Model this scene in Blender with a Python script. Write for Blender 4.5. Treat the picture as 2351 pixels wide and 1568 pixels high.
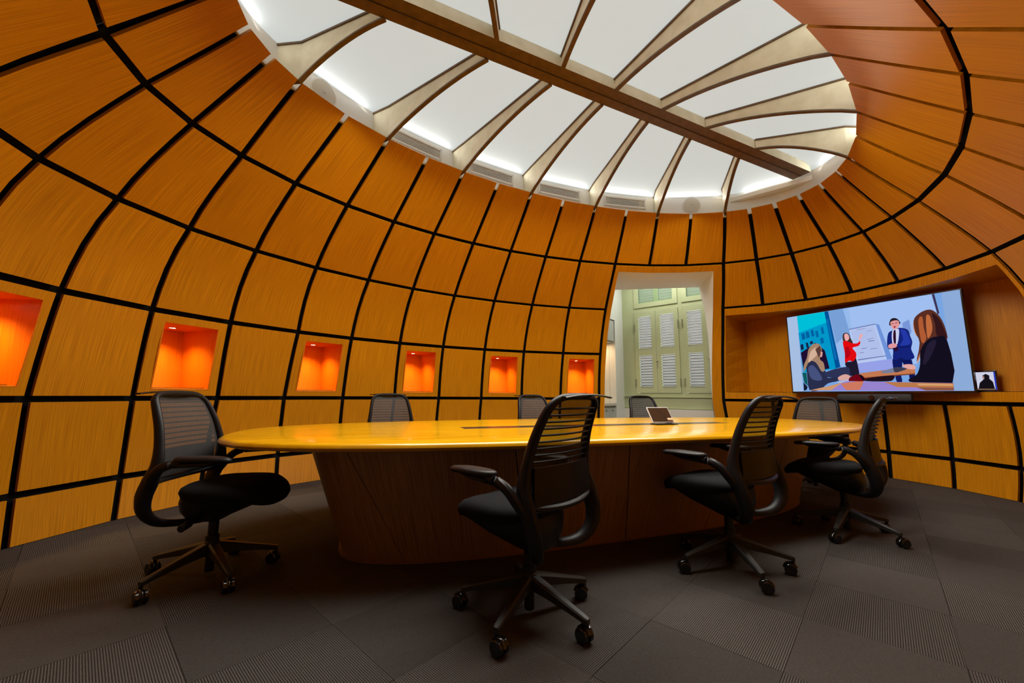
import bpy, bmesh, math, random
import numpy as np
from mathutils import Vector, Matrix

random.seed(4)
for o in list(bpy.data.objects): bpy.data.objects.remove(o)
SC = bpy.context.scene
COL = SC.collection
PI = math.pi

# ------------------------------------------------------------------ camera
YAW, PITCH, ROLL = math.radians(64.5572), 0.133945, 0.0079324
CAM = Vector((-2.2527, -2.6726, 1.0))
fw = Vector((math.cos(YAW)*math.cos(PITCH), math.sin(YAW)*math.cos(PITCH), math.sin(PITCH)))
rt = Vector((math.sin(YAW), -math.cos(YAW), 0.0)); up = rt.cross(fw)
rt2 = rt*math.cos(ROLL) + up*math.sin(ROLL); up2 = -rt*math.sin(ROLL) + up*math.cos(ROLL)
cd = bpy.data.cameras.new('camera'); cam = bpy.data.objects.new('camera', cd); COL.objects.link(cam)
cd.sensor_fit = 'HORIZONTAL'; cd.sensor_width = 36.0; cd.lens = 914.14/2351*36.0; cd.clip_start = 0.02
M = Matrix((rt2, up2, -fw)).transposed().to_4x4(); M.translation = CAM
cam.matrix_world = M
SC.camera = cam

# ------------------------------------------------------------------ world, view, large lights
w = bpy.data.worlds.new('world'); SC.world = w; w.use_nodes = True
w.node_tree.nodes['Background'].inputs[0].default_value = (0.9, 0.95, 1.0, 1)
w.node_tree.nodes['Background'].inputs[1].default_value = 0.05
SC.view_settings.view_transform = 'Standard'; SC.view_settings.look = 'None'
SC.view_settings.exposure = 0.0; SC.view_settings.gamma = 1.0
SC.view_settings.use_curve_mapping = False
SC.cycles.max_bounces = 5; SC.cycles.diffuse_bounces = 4; SC.cycles.glossy_bounces = 2; SC.cycles.transparent_max_bounces = 12
SC.cycles.caustics_reflective = False; SC.cycles.caustics_refractive = False
SC.cycles.adaptive_threshold = 0.1; SC.cycles.use_light_tree = True

def area_light(name, loc, sx, sy, power, color=(1,1,1), rot=(0,0,0), spread=PI, parent=None):
    ld = bpy.data.lights.new(name, 'AREA'); ld.shape = 'RECTANGLE'; ld.size = sx; ld.size_y = sy
    ld.energy = power; ld.color = color; ld.spread = spread
    o = bpy.data.objects.new(name, ld); COL.objects.link(o); o.location = loc; o.rotation_euler = rot
    if parent: o.parent = parent
    return o
# the luminous ceiling: its light comes from the two halves beside the ridge beam
for sy in (-1, 1):
    area_light('skylight_light', (0, sy*0.52, 3.47), 4.4, 0.7, 112, (1.0, 0.955, 0.86), spread=math.radians(165))
# the corridor behind the far doorway: unseen ceiling lamp, added to brighten it
UG = Vector((0.9135, 0.4067, 0)); VG = Vector((-0.4067, 0.9135, 0))     # the building's grid, 24 degrees off the room's axis
cl = UG*4.35 + VG*1.0
area_light('corridor_fill_light', (cl.x, cl.y, 3.60), 0.5, 1.6, 26, (1.0, 0.97, 0.9), (0, 0, math.radians(24)))

# ------------------------------------------------------------------ helpers
def srgb(r, g, b):
    f = lambda c: (c/255/12.92) if c/255 <= 0.04045 else ((c/255+0.055)/1.055)**2.4
    return (f(r), f(g), f(b), 1.0)

MATS = {}
def mat(name, col, rough=0.5, metal=0.0, spec=0.5, emit=None, estr=1.0, coat=0.0):
    if name in MATS: return MATS[name]
    m = bpy.data.materials.new(name); m.use_nodes = True; b = m.node_tree.nodes['Principled BSDF']
    b.inputs['Base Color'].default_value = (*col[:3], 1); b.inputs['Roughness'].default_value = rough
    b.inputs['Metallic'].default_value = metal; b.inputs['Specular IOR Level'].default_value = spec
    b.inputs['Coat Weight'].default_value = coat
    if emit:
        b.inputs['Emission Color'].default_value = (*emit[:3], 1); b.inputs['Emission Strength'].default_value = estr
    MATS[name] = m
    return m

def noisy(name, c1, c2, scale=(1,1,1), rough=0.5, nscale=5.0, detail=3.0, spec=0.4, coord='UV', bump=0.0, lo=0.35, hi=0.65, coat=0.0, rnd=0.0, coatrough=0.1, metal=0.0):
    if name in MATS: return MATS[name]
    m = bpy.data.materials.new(name); m.use_nodes = True; nt = m.node_tree; b = nt.nodes['Principled BSDF']
    tc = nt.nodes.new('ShaderNodeTexCoord'); mp = nt.nodes.new('ShaderNodeMapping'); mp.inputs['Scale'].default_value = scale
    nz = nt.nodes.new('ShaderNodeTexNoise'); nz.inputs['Scale'].default_value = nscale; nz.inputs['Detail'].default_value = detail
    cr = nt.nodes.new('ShaderNodeValToRGB'); cr.color_ramp.elements[0].position = lo; cr.color_ramp.elements[1].position = hi
    cr.color_ramp.elements[0].color = (*c1[:3], 1); cr.color_ramp.elements[1].color = (*c2[:3], 1)
    nt.links.new(tc.outputs[coord], mp.inputs[0]); 
    if rnd:
        oi = nt.nodes.new('ShaderNodeObjectInfo'); cx = nt.nodes.new('ShaderNodeCombineXYZ'); mu = nt.nodes.new('ShaderNodeMath'); mu.operation = 'MULTIPLY'; mu.inputs[1].default_value = 37.0
        nt.links.new(oi.outputs['Random'], mu.inputs[0]); nt.links.new(mu.outputs[0], cx.inputs[0]); nt.links.new(mu.outputs[0], cx.inputs[1])
        va = nt.nodes.new('ShaderNodeVectorMath'); va.operation = 'ADD'
        nt.links.new(mp.outputs[0], va.inputs[0]); nt.links.new(cx.outputs[0], va.inputs[1]); nt.links.new(va.outputs[0], nz.inputs['Vector'])
        hs = nt.nodes.new('ShaderNodeHueSaturation'); mr = nt.nodes.new('ShaderNodeMapRange')
        mr.inputs['To Min'].default_value = 1-rnd; mr.inputs['To Max'].default_value = 1+rnd
        nt.links.new(oi.outputs['Random'], mr.inputs['Value']); nt.links.new(mr.outputs[0], hs.inputs['Value'])
        nt.links.new(cr.outputs[0], hs.inputs['Color']); nt.links.new(hs.outputs[0], b.inputs['Base Color'])
    else:
        nt.links.new(mp.outputs[0], nz.inputs['Vector']); nt.links.new(cr.outputs[0], b.inputs['Base Color'])
    nt.links.new(nz.outputs['Fac'], cr.inputs[0])
    b.inputs['Roughness'].default_value = rough; b.inputs['Specular IOR Level'].default_value = spec
    b.inputs['Coat Weight'].default_value = coat; b.inputs['Coat Roughness'].default_value = coatrough; b.inputs['Metallic'].default_value = metal
    if bump:
        bp = nt.nodes.new('ShaderNodeBump'); bp.inputs['Strength'].default_value = bump; bp.inputs['Distance'].default_value = 0.002
        nt.links.new(nz.outputs['Fac'], bp.inputs['Height']); nt.links.new(bp.outputs[0], b.inputs['Normal'])
    MATS[name] = m
    return m

def tag(o, label=None, cat=None, group=None, kind=None):
    if label: o['label'] = label
    if cat: o['category'] = cat
    if group: o['group'] = group
    if kind: o['kind'] = kind
    return o

def link(name, me, parent=None, m=None):
    o = bpy.data.objects.new(name, me); COL.objects.link(o)
    if parent is not None: o.parent = parent
    if m is not None and not me.materials: me.materials.append(m)
    return o

def mesh(name, V, F, m=None, parent=None, smooth=False, uv=None, mats=None, fm=None):
    me = bpy.data.meshes.new(name); me.from_pydata([tuple(v) for v in V], [], F)
    if mats:
        for x in mats: me.materials.append(x)
        if fm: 
            for p, i in zip(me.polygons, fm): p.material_index = i
    elif m: me.materials.append(m)
    if uv is not None:
        l = me.uv_layers.new(name='UVMap')
        for lp in me.loops: l.data[lp.index].uv = uv[lp.vertex_index]
    me.update()
    bm = bmesh.new(); bm.from_mesh(me); bmesh.ops.recalc_face_normals(bm, faces=bm.faces); bm.to_mesh(me); bm.free()
    if smooth:
        for p in me.polygons: p.use_smooth = True
    o = bpy.data.objects.new(name, me); COL.objects.link(o)
    if parent is not None: o.parent = parent
    return o

def autosmooth(o, ang=35):
    me = o.data; bm = bmesh.new(); bm.from_mesh(me)
    for f in bm.faces: f.smooth = True
    for e in bm.edges:
        if len(e.link_faces) == 2 and e.calc_face_angle(0) > math.radians(ang): e.smooth = False
    bm.to_mesh(me); bm.free()
    return o

def empty(name, loc, rz=0):
    o = bpy.data.objects.new(name, None); COL.objects.link(o); o.location = loc; o.rotation_euler = (0, 0, rz); o.empty_display_size = 0.1
    return o

class Geo:
    """collects shapes of ONE part"""
    def __init__(s): s.V = []; s.F = []
    def add(s, V, F):
        n = len(s.V); s.V += [tuple(v) for v in V]; s.F += [tuple(i+n for i in f) for f in F]; return s
    def box(s, c, d, ax=None):
        ax = ax or (Vector((1,0,0)), Vector((0,1,0)), Vector((0,0,1)))
        c = Vector(c); V = []
        for z in (-.5,.5):
            for y in (-.5,.5):
                for x in (-.5,.5): V.append(c + ax[0]*(x*d[0]) + ax[1]*(y*d[1]) + ax[2]*(z*d[2]))
        return s.add(V, [(0,1,3,2),(4,6,7,5),(0,4,5,1),(2,3,7,6),(0,2,6,4),(1,5,7,3)])
    def loft(s, loops, cap=True, closed=True):
        n = len(loops[0]); V = [v for l in loops for v in l]; F = []
        for i in range(len(loops)-1):
            for j in range(n if closed else n-1):
                k = (j+1) % n; F.append((i*n+j, i*n+k, (i+1)*n+k, (i+1)*n+j))
        if cap: F.append(tuple(range(n))); F.append(tuple((len(loops)-1)*n+j for j in range(n)))
        return s.add(V, F)
    def tube(s, path, rad, seg=10, closed=False, ref=(0,0,1), cap=True):
        """rad: list of (a, b) half sizes, a along ref-projected normal"""
        P = [Vector(p) for p in path]; n = len(P); loops = []
        for i, p in enumerate(P):
            a = P[(i-1) % n] if (closed or i > 0) else p; b = P[(i+1) % n] if (closed or i < n-1) else p
            t = (b-a).normalized(); r = Vector(ref); nrm = (r - t*r.dot(t))
            if nrm.length < 1e-3: nrm = Vector((1,0,0)) - t*t.x
            nrm.normalize(); bn = t.cross(nrm); ra = rad[i] if isinstance(rad, list) else rad
            loops.append([p + nrm*(ra[0]*math.cos(2*PI*k/seg)) + bn*(ra[1]*math.sin(2*PI*k/seg)) for k in range(seg)])
        if closed: loops.append(loops[0]); return s.loft(loops, cap=False)
        return s.loft(loops, cap=cap)
    def cyl(s, c, r, h, seg=20, axis=(0,0,1), r2=None):
        a = Vector(axis).normalized(); x = a.orthogonal().normalized(); y = a.cross(x); c = Vector(c); r2 = r if r2 is None else r2
        l = lambda o, rr: [c + a*o + x*(rr*math.cos(2*PI*k/seg)) + y*(rr*math.sin(2*PI*k/seg)) for k in range(seg)]
        b = min(r*0.12, h*0.2)
        return s.loft([l(-h/2, r-b), l(-h/2+b, r), l(h/2-b, r2), l(h/2, r2-b)])
    def build(s, name, m, parent=None, smooth=True, uv=None, ang=35):
        o = mesh(name, s.V, s.F, m, parent, False, uv)
        if smooth: autosmooth(o, ang)
        return o

def bevel(o, w=0.004, seg=2):
    bm = bmesh.new(); bm.from_mesh(o.data)
    es = [e for e in bm.edges if len(e.link_faces) == 2 and e.calc_face_angle(0) > 0.5]
    bmesh.ops.bevel(bm, geom=es, offset=w, segments=seg, affect='EDGES', profile=0.6)
    bm.to_mesh(o.data); bm.free(); return o

def catmull(P, n=6, closed=False):
    P = [np.array(p, float) for p in P]; out = []; N = len(P)
    for i in range(N if closed else N-1):
        g = lambda k: P[k % N] if closed else P[min(max(k, 0), N-1)]
        a, b, c, d = g(i-1), g(i), g(i+1), g(i+2)
        for k in range(n):
            t = k/n; out.append(tuple(0.5*((2*b)+(-a+c)*t+(2*a-5*b+4*c-d)*t*t+(-a+3*b-3*c+d)*t**3)))
    if not closed: out.append(tuple(P[-1]))
    return out

def super_loop(a, b, n, m, z, c=(0,0), rot=0.0):
    out = []
    for k in range(m):
        t = 2*PI*k/m; C, S = math.cos(t), math.sin(t)
        x = a*math.copysign(abs(C)**(2/n), C); y = b*math.copysign(abs(S)**(2/n), S)
        out.append(Vector((c[0]+x*math.cos(rot)-y*math.sin(rot), c[1]+x*math.sin(rot)+y*math.cos(rot), z)))
    return out

# ------------------------------------------------------------------ materials
WOOD = noisy('veneer_wood', (0.42, 0.152, 0.001), (0.57, 0.222, 0.002), (95, 1.6, 1), 0.45, 1.6, 2.5, 0.22, rnd=0.05)
WOOD_T = noisy('table_base_veneer', (0.19, 0.105, 0.042), (0.29, 0.165, 0.07), (95, 1.6, 1), 0.42, 1.6, 2.5, 0.35)
NICHE_LIT = noisy('niche_veneer_lit', (0.50, 0.125, 0.002), (0.66, 0.18, 0.003), (95, 1.6, 1), 0.4, 1.6, 2.5, 0.35)  # same wood as the walls, the warm lamp glow put into its colour
BLACK = mat('black_backing', (0.004, 0.004, 0.004), 0.8, spec=0.1)
WHITE = mat('white_plaster', (0.84, 0.83, 0.79), 0.7, spec=0.2)
CREAM = noisy('cream_fin', (0.70, 0.63, 0.44), (0.80, 0.73, 0.54), (1, 1, 1), 0.5, 9.0, 3.0, 0.3, coord='Object')
BRONZE = noisy('bronze_edge', (0.105, 0.062, 0.028), (0.15, 0.088, 0.038), (3, 3, 3), 0.4, 6.0, 3.0, 0.5, coord='Object')
GLOW = mat('luminous_ceiling', (0.16, 0.18, 0.20), 0.6, emit=(0.93, 0.98, 0.95), estr=0.56)
TABLETOP = noisy('table_top', (0.62, 0.30, 0.002), (0.78, 0.41, 0.006), (1.2, 9, 1), 0.22, 1.4, 4.0, 0.5, coat=0.35, coatrough=0.12)
PLAST = mat('black_plastic', (0.007, 0.007, 0.008), 0.42, spec=0.26)
FABRIC = mat('black_fabric', (0.006, 0.006, 0.007), 0.9, spec=0.15)
METAL_D = mat('dark_metal_base', (0.018, 0.017, 0.015), 0.45, spec=0.35)
GLOSSB = mat('gloss_black', (0.006, 0.006, 0.006), 0.12, spec=0.6)
GREEN = noisy('green_paint', (0.46, 0.52, 0.30), (0.49, 0.55, 0.33), (1,1,1), 0.5, 3.0, 2.0, 0.3, coord='Object')
STEEL = mat('brushed_steel', (0.45, 0.42, 0.36), 0.3, metal=0.9)

def mesh_fabric():
    m = bpy.data.materials.new('mesh_fabric'); m.use_nodes = True; nt = m.node_tree; b = nt.nodes['Principled BSDF']
    b.inputs['Base Color'].default_value = (0.035, 0.034, 0.034, 1); b.inputs['Roughness'].default_value = 0.8
    tr = nt.nodes.new('ShaderNodeBsdfTransparent'); mx = nt.nodes.new('ShaderNodeMixShader'); mx.inputs[0].default_value = 0.21
    nt.links.new(b.outputs[0], mx.inputs[1]); nt.links.new(tr.outputs[0], mx.inputs[2])
    nt.links.new(mx.outputs[0], nt.nodes['Material Output'].inputs[0]); return m
NET = mesh_fabric()

def carpet_mat():
    m = bpy.data.materials.new('ribbed_carpet'); m.use_nodes = True; nt = m.node_tree; b = nt.nodes['Principled BSDF']
    tc = nt.nodes.new('ShaderNodeTexCoord'); mp = nt.nodes.new('ShaderNodeMapping'); mp.inputs['Scale'].default_value = (1, 1, 1)
    wv = nt.nodes.new('ShaderNodeTexWave'); wv.wave_type = 'BANDS'; wv.bands_direction = 'X'
    wv.inputs['Scale'].default_value = 40.0; wv.inputs['Distortion'].default_value = 1.2; wv.inputs['Detail'].default_value = 2.0; wv.inputs['Detail Scale'].default_value = 6.0
    nz = nt.nodes.new('ShaderNodeTexNoise'); nz.inputs['Scale'].default_value = 260.0; nz.inputs['Detail'].default_value = 3.0
    n2 = nt.nodes.new('ShaderNodeTexNoise'); n2.inputs['Scale'].default_value = 3.0
    ad = nt.nodes.new('ShaderNodeMath'); ad.operation = 'MULTIPLY_ADD'; ad.inputs[1].default_value = 0.58
    mu = nt.nodes.new('ShaderNodeMath'); mu.operation = 'MULTIPLY'; mu.inputs[1].default_value = 0.45
    cr = nt.nodes.new('ShaderNodeValToRGB')
    cr.color_ramp.elements[0].position = 0.2; cr.color_ramp.elements[0].color = (0.012, 0.010, 0.0092, 1)
    cr.color_ramp.elements[1].position = 0.8; cr.color_ramp.elements[1].color = (0.085, 0.075, 0.069, 1)
    nt.links.new(tc.outputs['UV'], mp.inputs[0]); nt.links.new(mp.outputs[0], wv.inputs['Vector']); nt.links.new(mp.outputs[0], nz.inputs['Vector'])
    nt.links.new(nz.outputs['Fac'], mu.inputs[0]); nt.links.new(wv.outputs['Fac'], ad.inputs[0]); nt.links.new(mu.outputs[0], ad.inputs[2])
    oi = nt.nodes.new('ShaderNodeObjectInfo'); mr = nt.nodes.new('ShaderNodeMapRange'); mr.inputs['To Min'].default_value = 0.85; mr.inputs['To Max'].default_value = 1.15
    hs = nt.nodes.new('ShaderNodeHueSaturation')
    nt.links.new(oi.outputs['Random'], mr.inputs['Value']); nt.links.new(mr.outputs[0], hs.inputs['Value'])
    nt.links.new(ad.outputs[0], cr.inputs[0]); nt.links.new(cr.outputs[0], hs.inputs['Color']); nt.links.new(hs.outputs[0], b.inputs['Base Color'])
    b.inputs['Roughness'].default_value = 0.95; b.inputs['Specular IOR Level'].default_value = 0.1
    bp = nt.nodes.new('ShaderNodeBump'); bp.inputs['Strength'].default_value = 0.5; bp.inputs['Distance'].default_value = 0.003
    nt.links.new(ad.outputs[0], bp.inputs['Height']); nt.links.new(bp.outputs[0], b.inputs['Normal'])
    return m
CARPET = carpet_mat()

# ------------------------------------------------------------------ the egg-shaped shell: ribs and levels
LZ = np.array([0.0, 0.3211, 0.9475, 1.6912, 2.3647, 2.9221, 3.4709])
LA = np.array([4.3168, 4.3304, 4.2990, 4.1985, 3.9263, 3.4324, 2.9071])
LB = np.array([3.0664, 3.1950, 3.2010, 3.0154, 2.6023, 2.0, 1.3977])
TH = [0.0, 0.1966, 0.3735, 0.5469, 0.7343, 0.9163, 1.0895, 1.2514, 1.4098, 1.5708]
DT = {0: {0: -0.009, 1: -0.015, 3: -0.002, 16: -0.01, 17: -0.008, 18: -0.008}, 1: {0: -0.003, 1: -0.013, 16: -0.011, 17: -0.002, 18: -0.002},
      2: {0: 0.009, 1: -0.008, 2: -0.008, 3: 0.001, 4: 0.001, 5: -0.006, 6: -0.005, 7: -0.004, 8: -0.003, 9: -0.004, 10: -0.004, 13: 0.02, 16: -0.013, 17: -0.003, 18: 0.001},
      3: {0: 0.004, 1: -0.007, 2: -0.006, 3: -0.009, 5: -0.001, 6: 0.001, 7: 0.002, 8: 0.005, 10: 0.003, 13: 0.02},
      4: {-1: -0.004, 0: -0.006, 1: -0.01, 2: -0.004, 3: -0.003, 4: -0.001, 5: 0.003, 6: 0.005, 7: 0.008, 8: 0.012, 9: 0.011, 10: 0.012, 13: 0.02, 14: 0.013, 15: -0.002, 16: -0.001, 17: 0.003, 18: -0.006, 19: -0.005},
      5: {-2: -0.012, -1: 0.007, 0: 0.012, 1: 0.015, 2: 0.016, 3: 0.014, 4: 0.013, 5: 0.017, 6: 0.016, 7: 0.017, 8: 0.022, 9: 0.021, 10: 0.015, 11: 0.02, 12: 0.017, 13: 0.008, 14: 0.006, 15: -0.008, 16: -0.016, 17: -0.016, 18: -0.013, 19: -0.007, 20: -0.02, 21: -0.005, 22: 0.004, 23: 0.008, 24: 0.009},
      6: {-1: -0.002, 0: 0.023, 1: 0.053, 2: 0.021, 3: 0.019, 4: 0.019, 5: 0.019, 6: 0.019, 7: 0.022, 8: 0.025, 9: 0.019, 10: 0.014, 11: 0.013, 12: -0.001, 13: -0.024, 14: -0.013, 15: -0.015, 16: -0.006, 17: 0.004, 18: 0.006, 19: 0.025, 20: 0.018, 21: 0.017, 22: 0.004, 23: 0.007, 24: 0.018}}
def spline(xs, ys):
    n = len(xs); h = np.diff(xs); A = np.eye(n); r = np.zeros(n)
    for i in range(1, n-1):
        A[i, i-1] = h[i-1]; A[i, i] = 2*(h[i-1]+h[i]); A[i, i+1] = h[i]
        r[i] = 6*((ys[i+1]-ys[i])/h[i]-(ys[i]-ys[i-1])/h[i-1])
    m2 = np.linalg.solve(A, r)
    def f(x):
        i = int(np.clip(np.searchsorted(xs, x)-1, 0, n-2)); a = xs[i+1]-x; b = x-xs[i]; H = h[i]
        return (m2[i]*a**3+m2[i+1]*b**3)/(6*H)+(ys[i]/H-m2[i]*H/6)*a+(ys[i+1]/H-m2[i+1]*H/6)*b
    return f
fa, fb = spline(LZ, LA), spline(LZ, LB)
def rib_t0(j):
    m = 16-j
    while m > 18: m -= 36
    while m < -18: m += 36
    a = abs(m); v = TH[a] if a <= 9 else PI-TH[18-a]
    return math.copysign(v, m) if m else 0.0
def rib_t(j, z):
    ds = [DT[k].get(j, 0.0) for k in range(7)]
    return rib_t0(j) + float(np.interp(z, LZ, ds))
def rib(j, z):
    t = rib_t(j, z); return Vector((fa(z)*math.cos(t), fb(z)*math.sin(t), z))
def S(s, z, off=0.0):
    """point on the shell: s counts ribs (flat between two ribs), off is the distance outwards"""
    j = math.floor(s+1e-9); k = s-j
    A, B = rib(j, z), rib(j+1, z); P = A.lerp(B, k)
    if off:
        dz = 0.02; z2 = min(z+dz, LZ[-1]); z1 = z2-dz
        T = (B-A); Z = rib(j, z2).lerp(rib(j+1, z2), k)-rib(j, z1).lerp(rib(j+1, z1), k)
        n = T.cross(Z).normalized()
        if n.x*P.x+n.y*P.y < 0: n = -n
        P = P+n*off
    return P
def chord(j, z): return (rib(j+1, z)-rib(j, z)).length
def slope(z):      # metres of arc per metre of height
    d = 0.01; z0 = max(z-d, 0); z1 = min(z+d, LZ[-1])
    return math.sqrt(1+(((fa(z1)-fa(z0))+(fb(z1)-fb(z0)))/2/(z1-z0))**2)
GAP, THK = 0.046, 0.022

def shell_patch(name, srows, zs, holes, m, parent, thk=THK, off=0.0, uvx=True):
    """srows(z) -> list of s values (one per column edge); holes: set of (col, row) left open"""
    nc = len(srows(zs[0])); nr = len(zs); V = []; UV = []
    for z in zs:
        acc = 0; prev = None
        for s in srows(z):
            p = S(s, z, off)
            if prev is not None: acc += (p-prev).length
            prev = p; V.append(p); UV.append((acc+srows(zs[0])[0]*0.7, z))
    n0 = len(V)
    for z in zs:
        for s in srows(z): V.append(S(s, z, off+thk))
    UV += UV[:n0]
    F = []; solid = lambda c, r: 0 <= c < nc-1 and 0 <= r < nr-1 and (c, r) not in holes
    ix = lambda c, r: r*nc+c
    for r in range(nr-1):
        for c in range(nc-1):
            if not solid(c, r): continue
            q = (ix(c, r), ix(c+1, r), ix(c+1, r+1), ix(c, r+1))
            F.append(q); F.append(tuple(i+n0 for i in reversed(q)))
            for (dc, dr, a, b) in ((-1, 0, q[3], q[0]), (1, 0, q[1], q[2]), (0, -1, q[0], q[1]), (0, 1, q[2], q[3])):
                if not solid(c+dc, r+dr): F.append((a, b, b+n0, a+n0))
    return autosmooth(mesh(name, V, F, m, parent, False, UV), 20)

def backing(name, j0, j1, zlist, holes, parent=None):
    """holes: list of (s0, s1, z0, z1)"""
    ss = sorted(set([float(j) for j in range(j0, j1+1)]+[h for q in holes for h in q[:2]])); hs = set()
    for c in range(len(ss)-1):
        for r in range(len(zlist)-1):
            sm, zm = (ss[c]+ss[c+1])/2, (zlist[r]+zlist[r+1])/2
            if any(h[0] < sm < h[1] and h[2] < zm < h[3] for h in holes): hs.add((c, r))
    return shell_patch(name, lambda z: ss, zlist, hs, BLACK, parent, 0.02, 0.05)

Z_BACK = sorted(set(list(LZ[:6])+[0.15, 0.63, 1.035, 1.07, 1.32, 1.605, 2.03, 2.26, 2.65, 2.84, 3.15, 3.40]))
ZR = {k: [LZ[k]+(LZ[k+1]-LZ[k])*q/4 for q in range(5)] for k in range(6)}

def panel(parent, j, k, s0=None, s1=None):
    zs = list(ZR[k]); g = GAP/2
    zs[0] += (g/slope(zs[0]) if k else 0.004); 
    if k < 5: zs[-1] -= g/slope(zs[-1])
    sr = lambda z: [j+g/chord(j, z), j+1-g/chord(j, z)]
    return shell_patch('panel', sr, zs, set(), WOOD, parent)

# ---- niches in every second panel of the third row
NZ0, NZ1 = 1.035, 1.605
def niche_panel(parent, j):
    g = GAP/2; z0, z1 = LZ[2]+g, LZ[3]-g
    zs = [z0, NZ0, 1.2, 1.4, NZ1, z1]
    a, b = 0.175, 0.845
    sr = lambda z: [j+g/chord(j, z), j+a, j+b, j+1-g/chord(j, z)]
    p = shell_patch('panel', sr, zs, {(1, 1), (1, 2), (1, 3)}, WOOD, parent)
    A0, B0, A1, B1 = S(j+a, NZ0), S(j+b, NZ0), S(j+a, NZ1), S(j+b, NZ1)
    t = (B0-A0); t.z = 0; t.normalize(); n = Vector((t.y, -t.x, 0))
    if n.x*A0.x+n.y*A0.y < 0: n = -n
    D = 0.40
    bk = lambda P: Vector((P.x, P.y, P.z)) + n*(D-(P-A0).dot(n))
    V = [A0, B0, B1, A1, bk(A0), bk(B0), bk(B1), bk(A1)]
    e = 0.012   # thickness of the lining
    Vo = []
    c = sum(V, Vector())/8
    for i, P in enumerate(V):
        q = Vector(P); q += t*(e if i in (1, 2, 5, 6) else -e); q.z += e if i in (2, 3, 6, 7) else -e
        if i > 3: q += n*e
        Vo.append(q)
    VV = V+Vo
    F = [(0,1,5,4), (1,2,6,5), (2,3,7,6), (3,0,4,7), (4,5,6,7)]
    F += [tuple(i+8 for i in f) for f in F] + [(0,1,9,8), (1,2,10,9), (2,3,11,10), (3,0,8,11)]
    # own vertices per wall for clean veneer coordinates
    V2 = []; F2 = []; UV = []
    for f in F:
        i0 = len(V2)
        for i in f:
            P = VV[i]; V2.append(P)
            UV.append(((P-A0).dot(t)+(P-A0).dot(n), P.z))
        F2.append(tuple(range(i0, i0+4)))
    me = mesh('niche_lining', V2, F2, NICHE_LIT, p, False, UV)
    mid = (A1+B1)/2; lc = Vector((mid.x, mid.y, 0)) + n*(0.17-((mid-A0).dot(n))) 
    lc = mid + n*(D*0.48-(mid-A0).dot(n)); lc.z = NZ1
    return p, lc, n, t

# ================================================================== STRUCTURE
# ---- floor: slab and quarter-turned carpet tiles
def ell_loop(z, m=96, grow=0.0):
    return [Vector(((fa(z)+grow)*math.cos(2*PI*k/m), (fb(z)+grow)*math.sin(2*PI*k/m), z)) for k in range(m)]
g = Geo(); g.box((0.6, 0.6, -0.06), (12.5, 9.5, 0.08))
floor = g.build('floor', mat('floor_screed', (0.05, 0.045, 0.04), 0.9), None, False); tag(floor, 'dark floor of the oval room under carpet tiles', kind='structure')
def clip(poly, loop):
    out = poly
    n = len(loop)
    for i in range(n):
        a, b = loop[i], loop[(i+1) % n]; e = (b[0]-a[0], b[1]-a[1]); inside = lambda p: e[0]*(p[1]-a[1])-e[1]*(p[0]-a[0]) >= 0
        new = []
        for k in range(len(out)):
            p, q = out[k], out[(k+1) % len(out)]; ip, iq = inside(p), inside(q)
            if ip: new.append(p)
            if ip != iq:
                d1 = e[0]*(p[1]-a[1])-e[1]*(p[0]-a[0]); d2 = e[0]*(q[1]-a[1])-e[1]*(q[0]-a[0]); t = d1/(d1-d2)
                new.append((p[0]+(q[0]-p[0])*t, p[1]+(q[1]-p[1])*t))
        out = new
        if len(out) < 3: return []
    return out
GA = math.radians(21.8); GU = Vector((math.cos(GA), math.sin(GA))); GV = Vector((-GU.y, GU.x)); G0 = Vector((-0.19, -1.466))
wall_loop = [(4.325*math.cos(2*PI*k/64), 3.085*math.sin(2*PI*k/64)) for k in range(64)]
for i in range(-14, 15):
    for j in range(-14, 15):
        q = [G0+GU*(0.5*(i+a))+GV*(0.5*(j+b)) for a, b in ((0.0016, 0.0016), (0.9984, 0.0016), (0.9984, 0.9984), (0.0016, 0.9984))]
        poly = clip([tuple(p) for p in q], wall_loop)
        if len(poly) < 3: continue
        ar = 0.5*abs(sum(poly[k][0]*poly[(k+1) % len(poly)][1]-poly[(k+1) % len(poly)][0]*poly[k][1] for k in range(len(poly))))
        if ar < 0.004: continue
        n = len(poly); V = [Vector((*p, -0.02)) for p in poly]+[Vector((*p, 0.0)) for p in poly]
        F = [tuple(range(n, 2*n))]+[(k, (k+1) % n, n+(k+1) % n, n+k) for k in range(n)]
        odd = (i+j) % 2
        UV = []
        for v in V:
            d = Vector((v.x, v.y))-G0; a, b = d.dot(GU), d.dot(GV); UV.append((b, a) if odd else (a, b))
        mesh('carpet_tile', V, F, CARPET, floor, False, UV)

# ---- walls of the shell
def s_of(t, j):      # s value of angle t, searched from rib j on
    for q in range(0, 3001):
        s = j+q*0.003; P = S(s, 1.6)
        if math.atan2(P.y/fb(1.6), P.x/fa(1.6)) <= t: return s
    return j
DA, DB = s_of(1.068, 10), s_of(0.612, 10)
TA, TB = s_of(0.555, 12), s_of(-0.527, 13)
NA, NB_ = 28.14, 30.86
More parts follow.
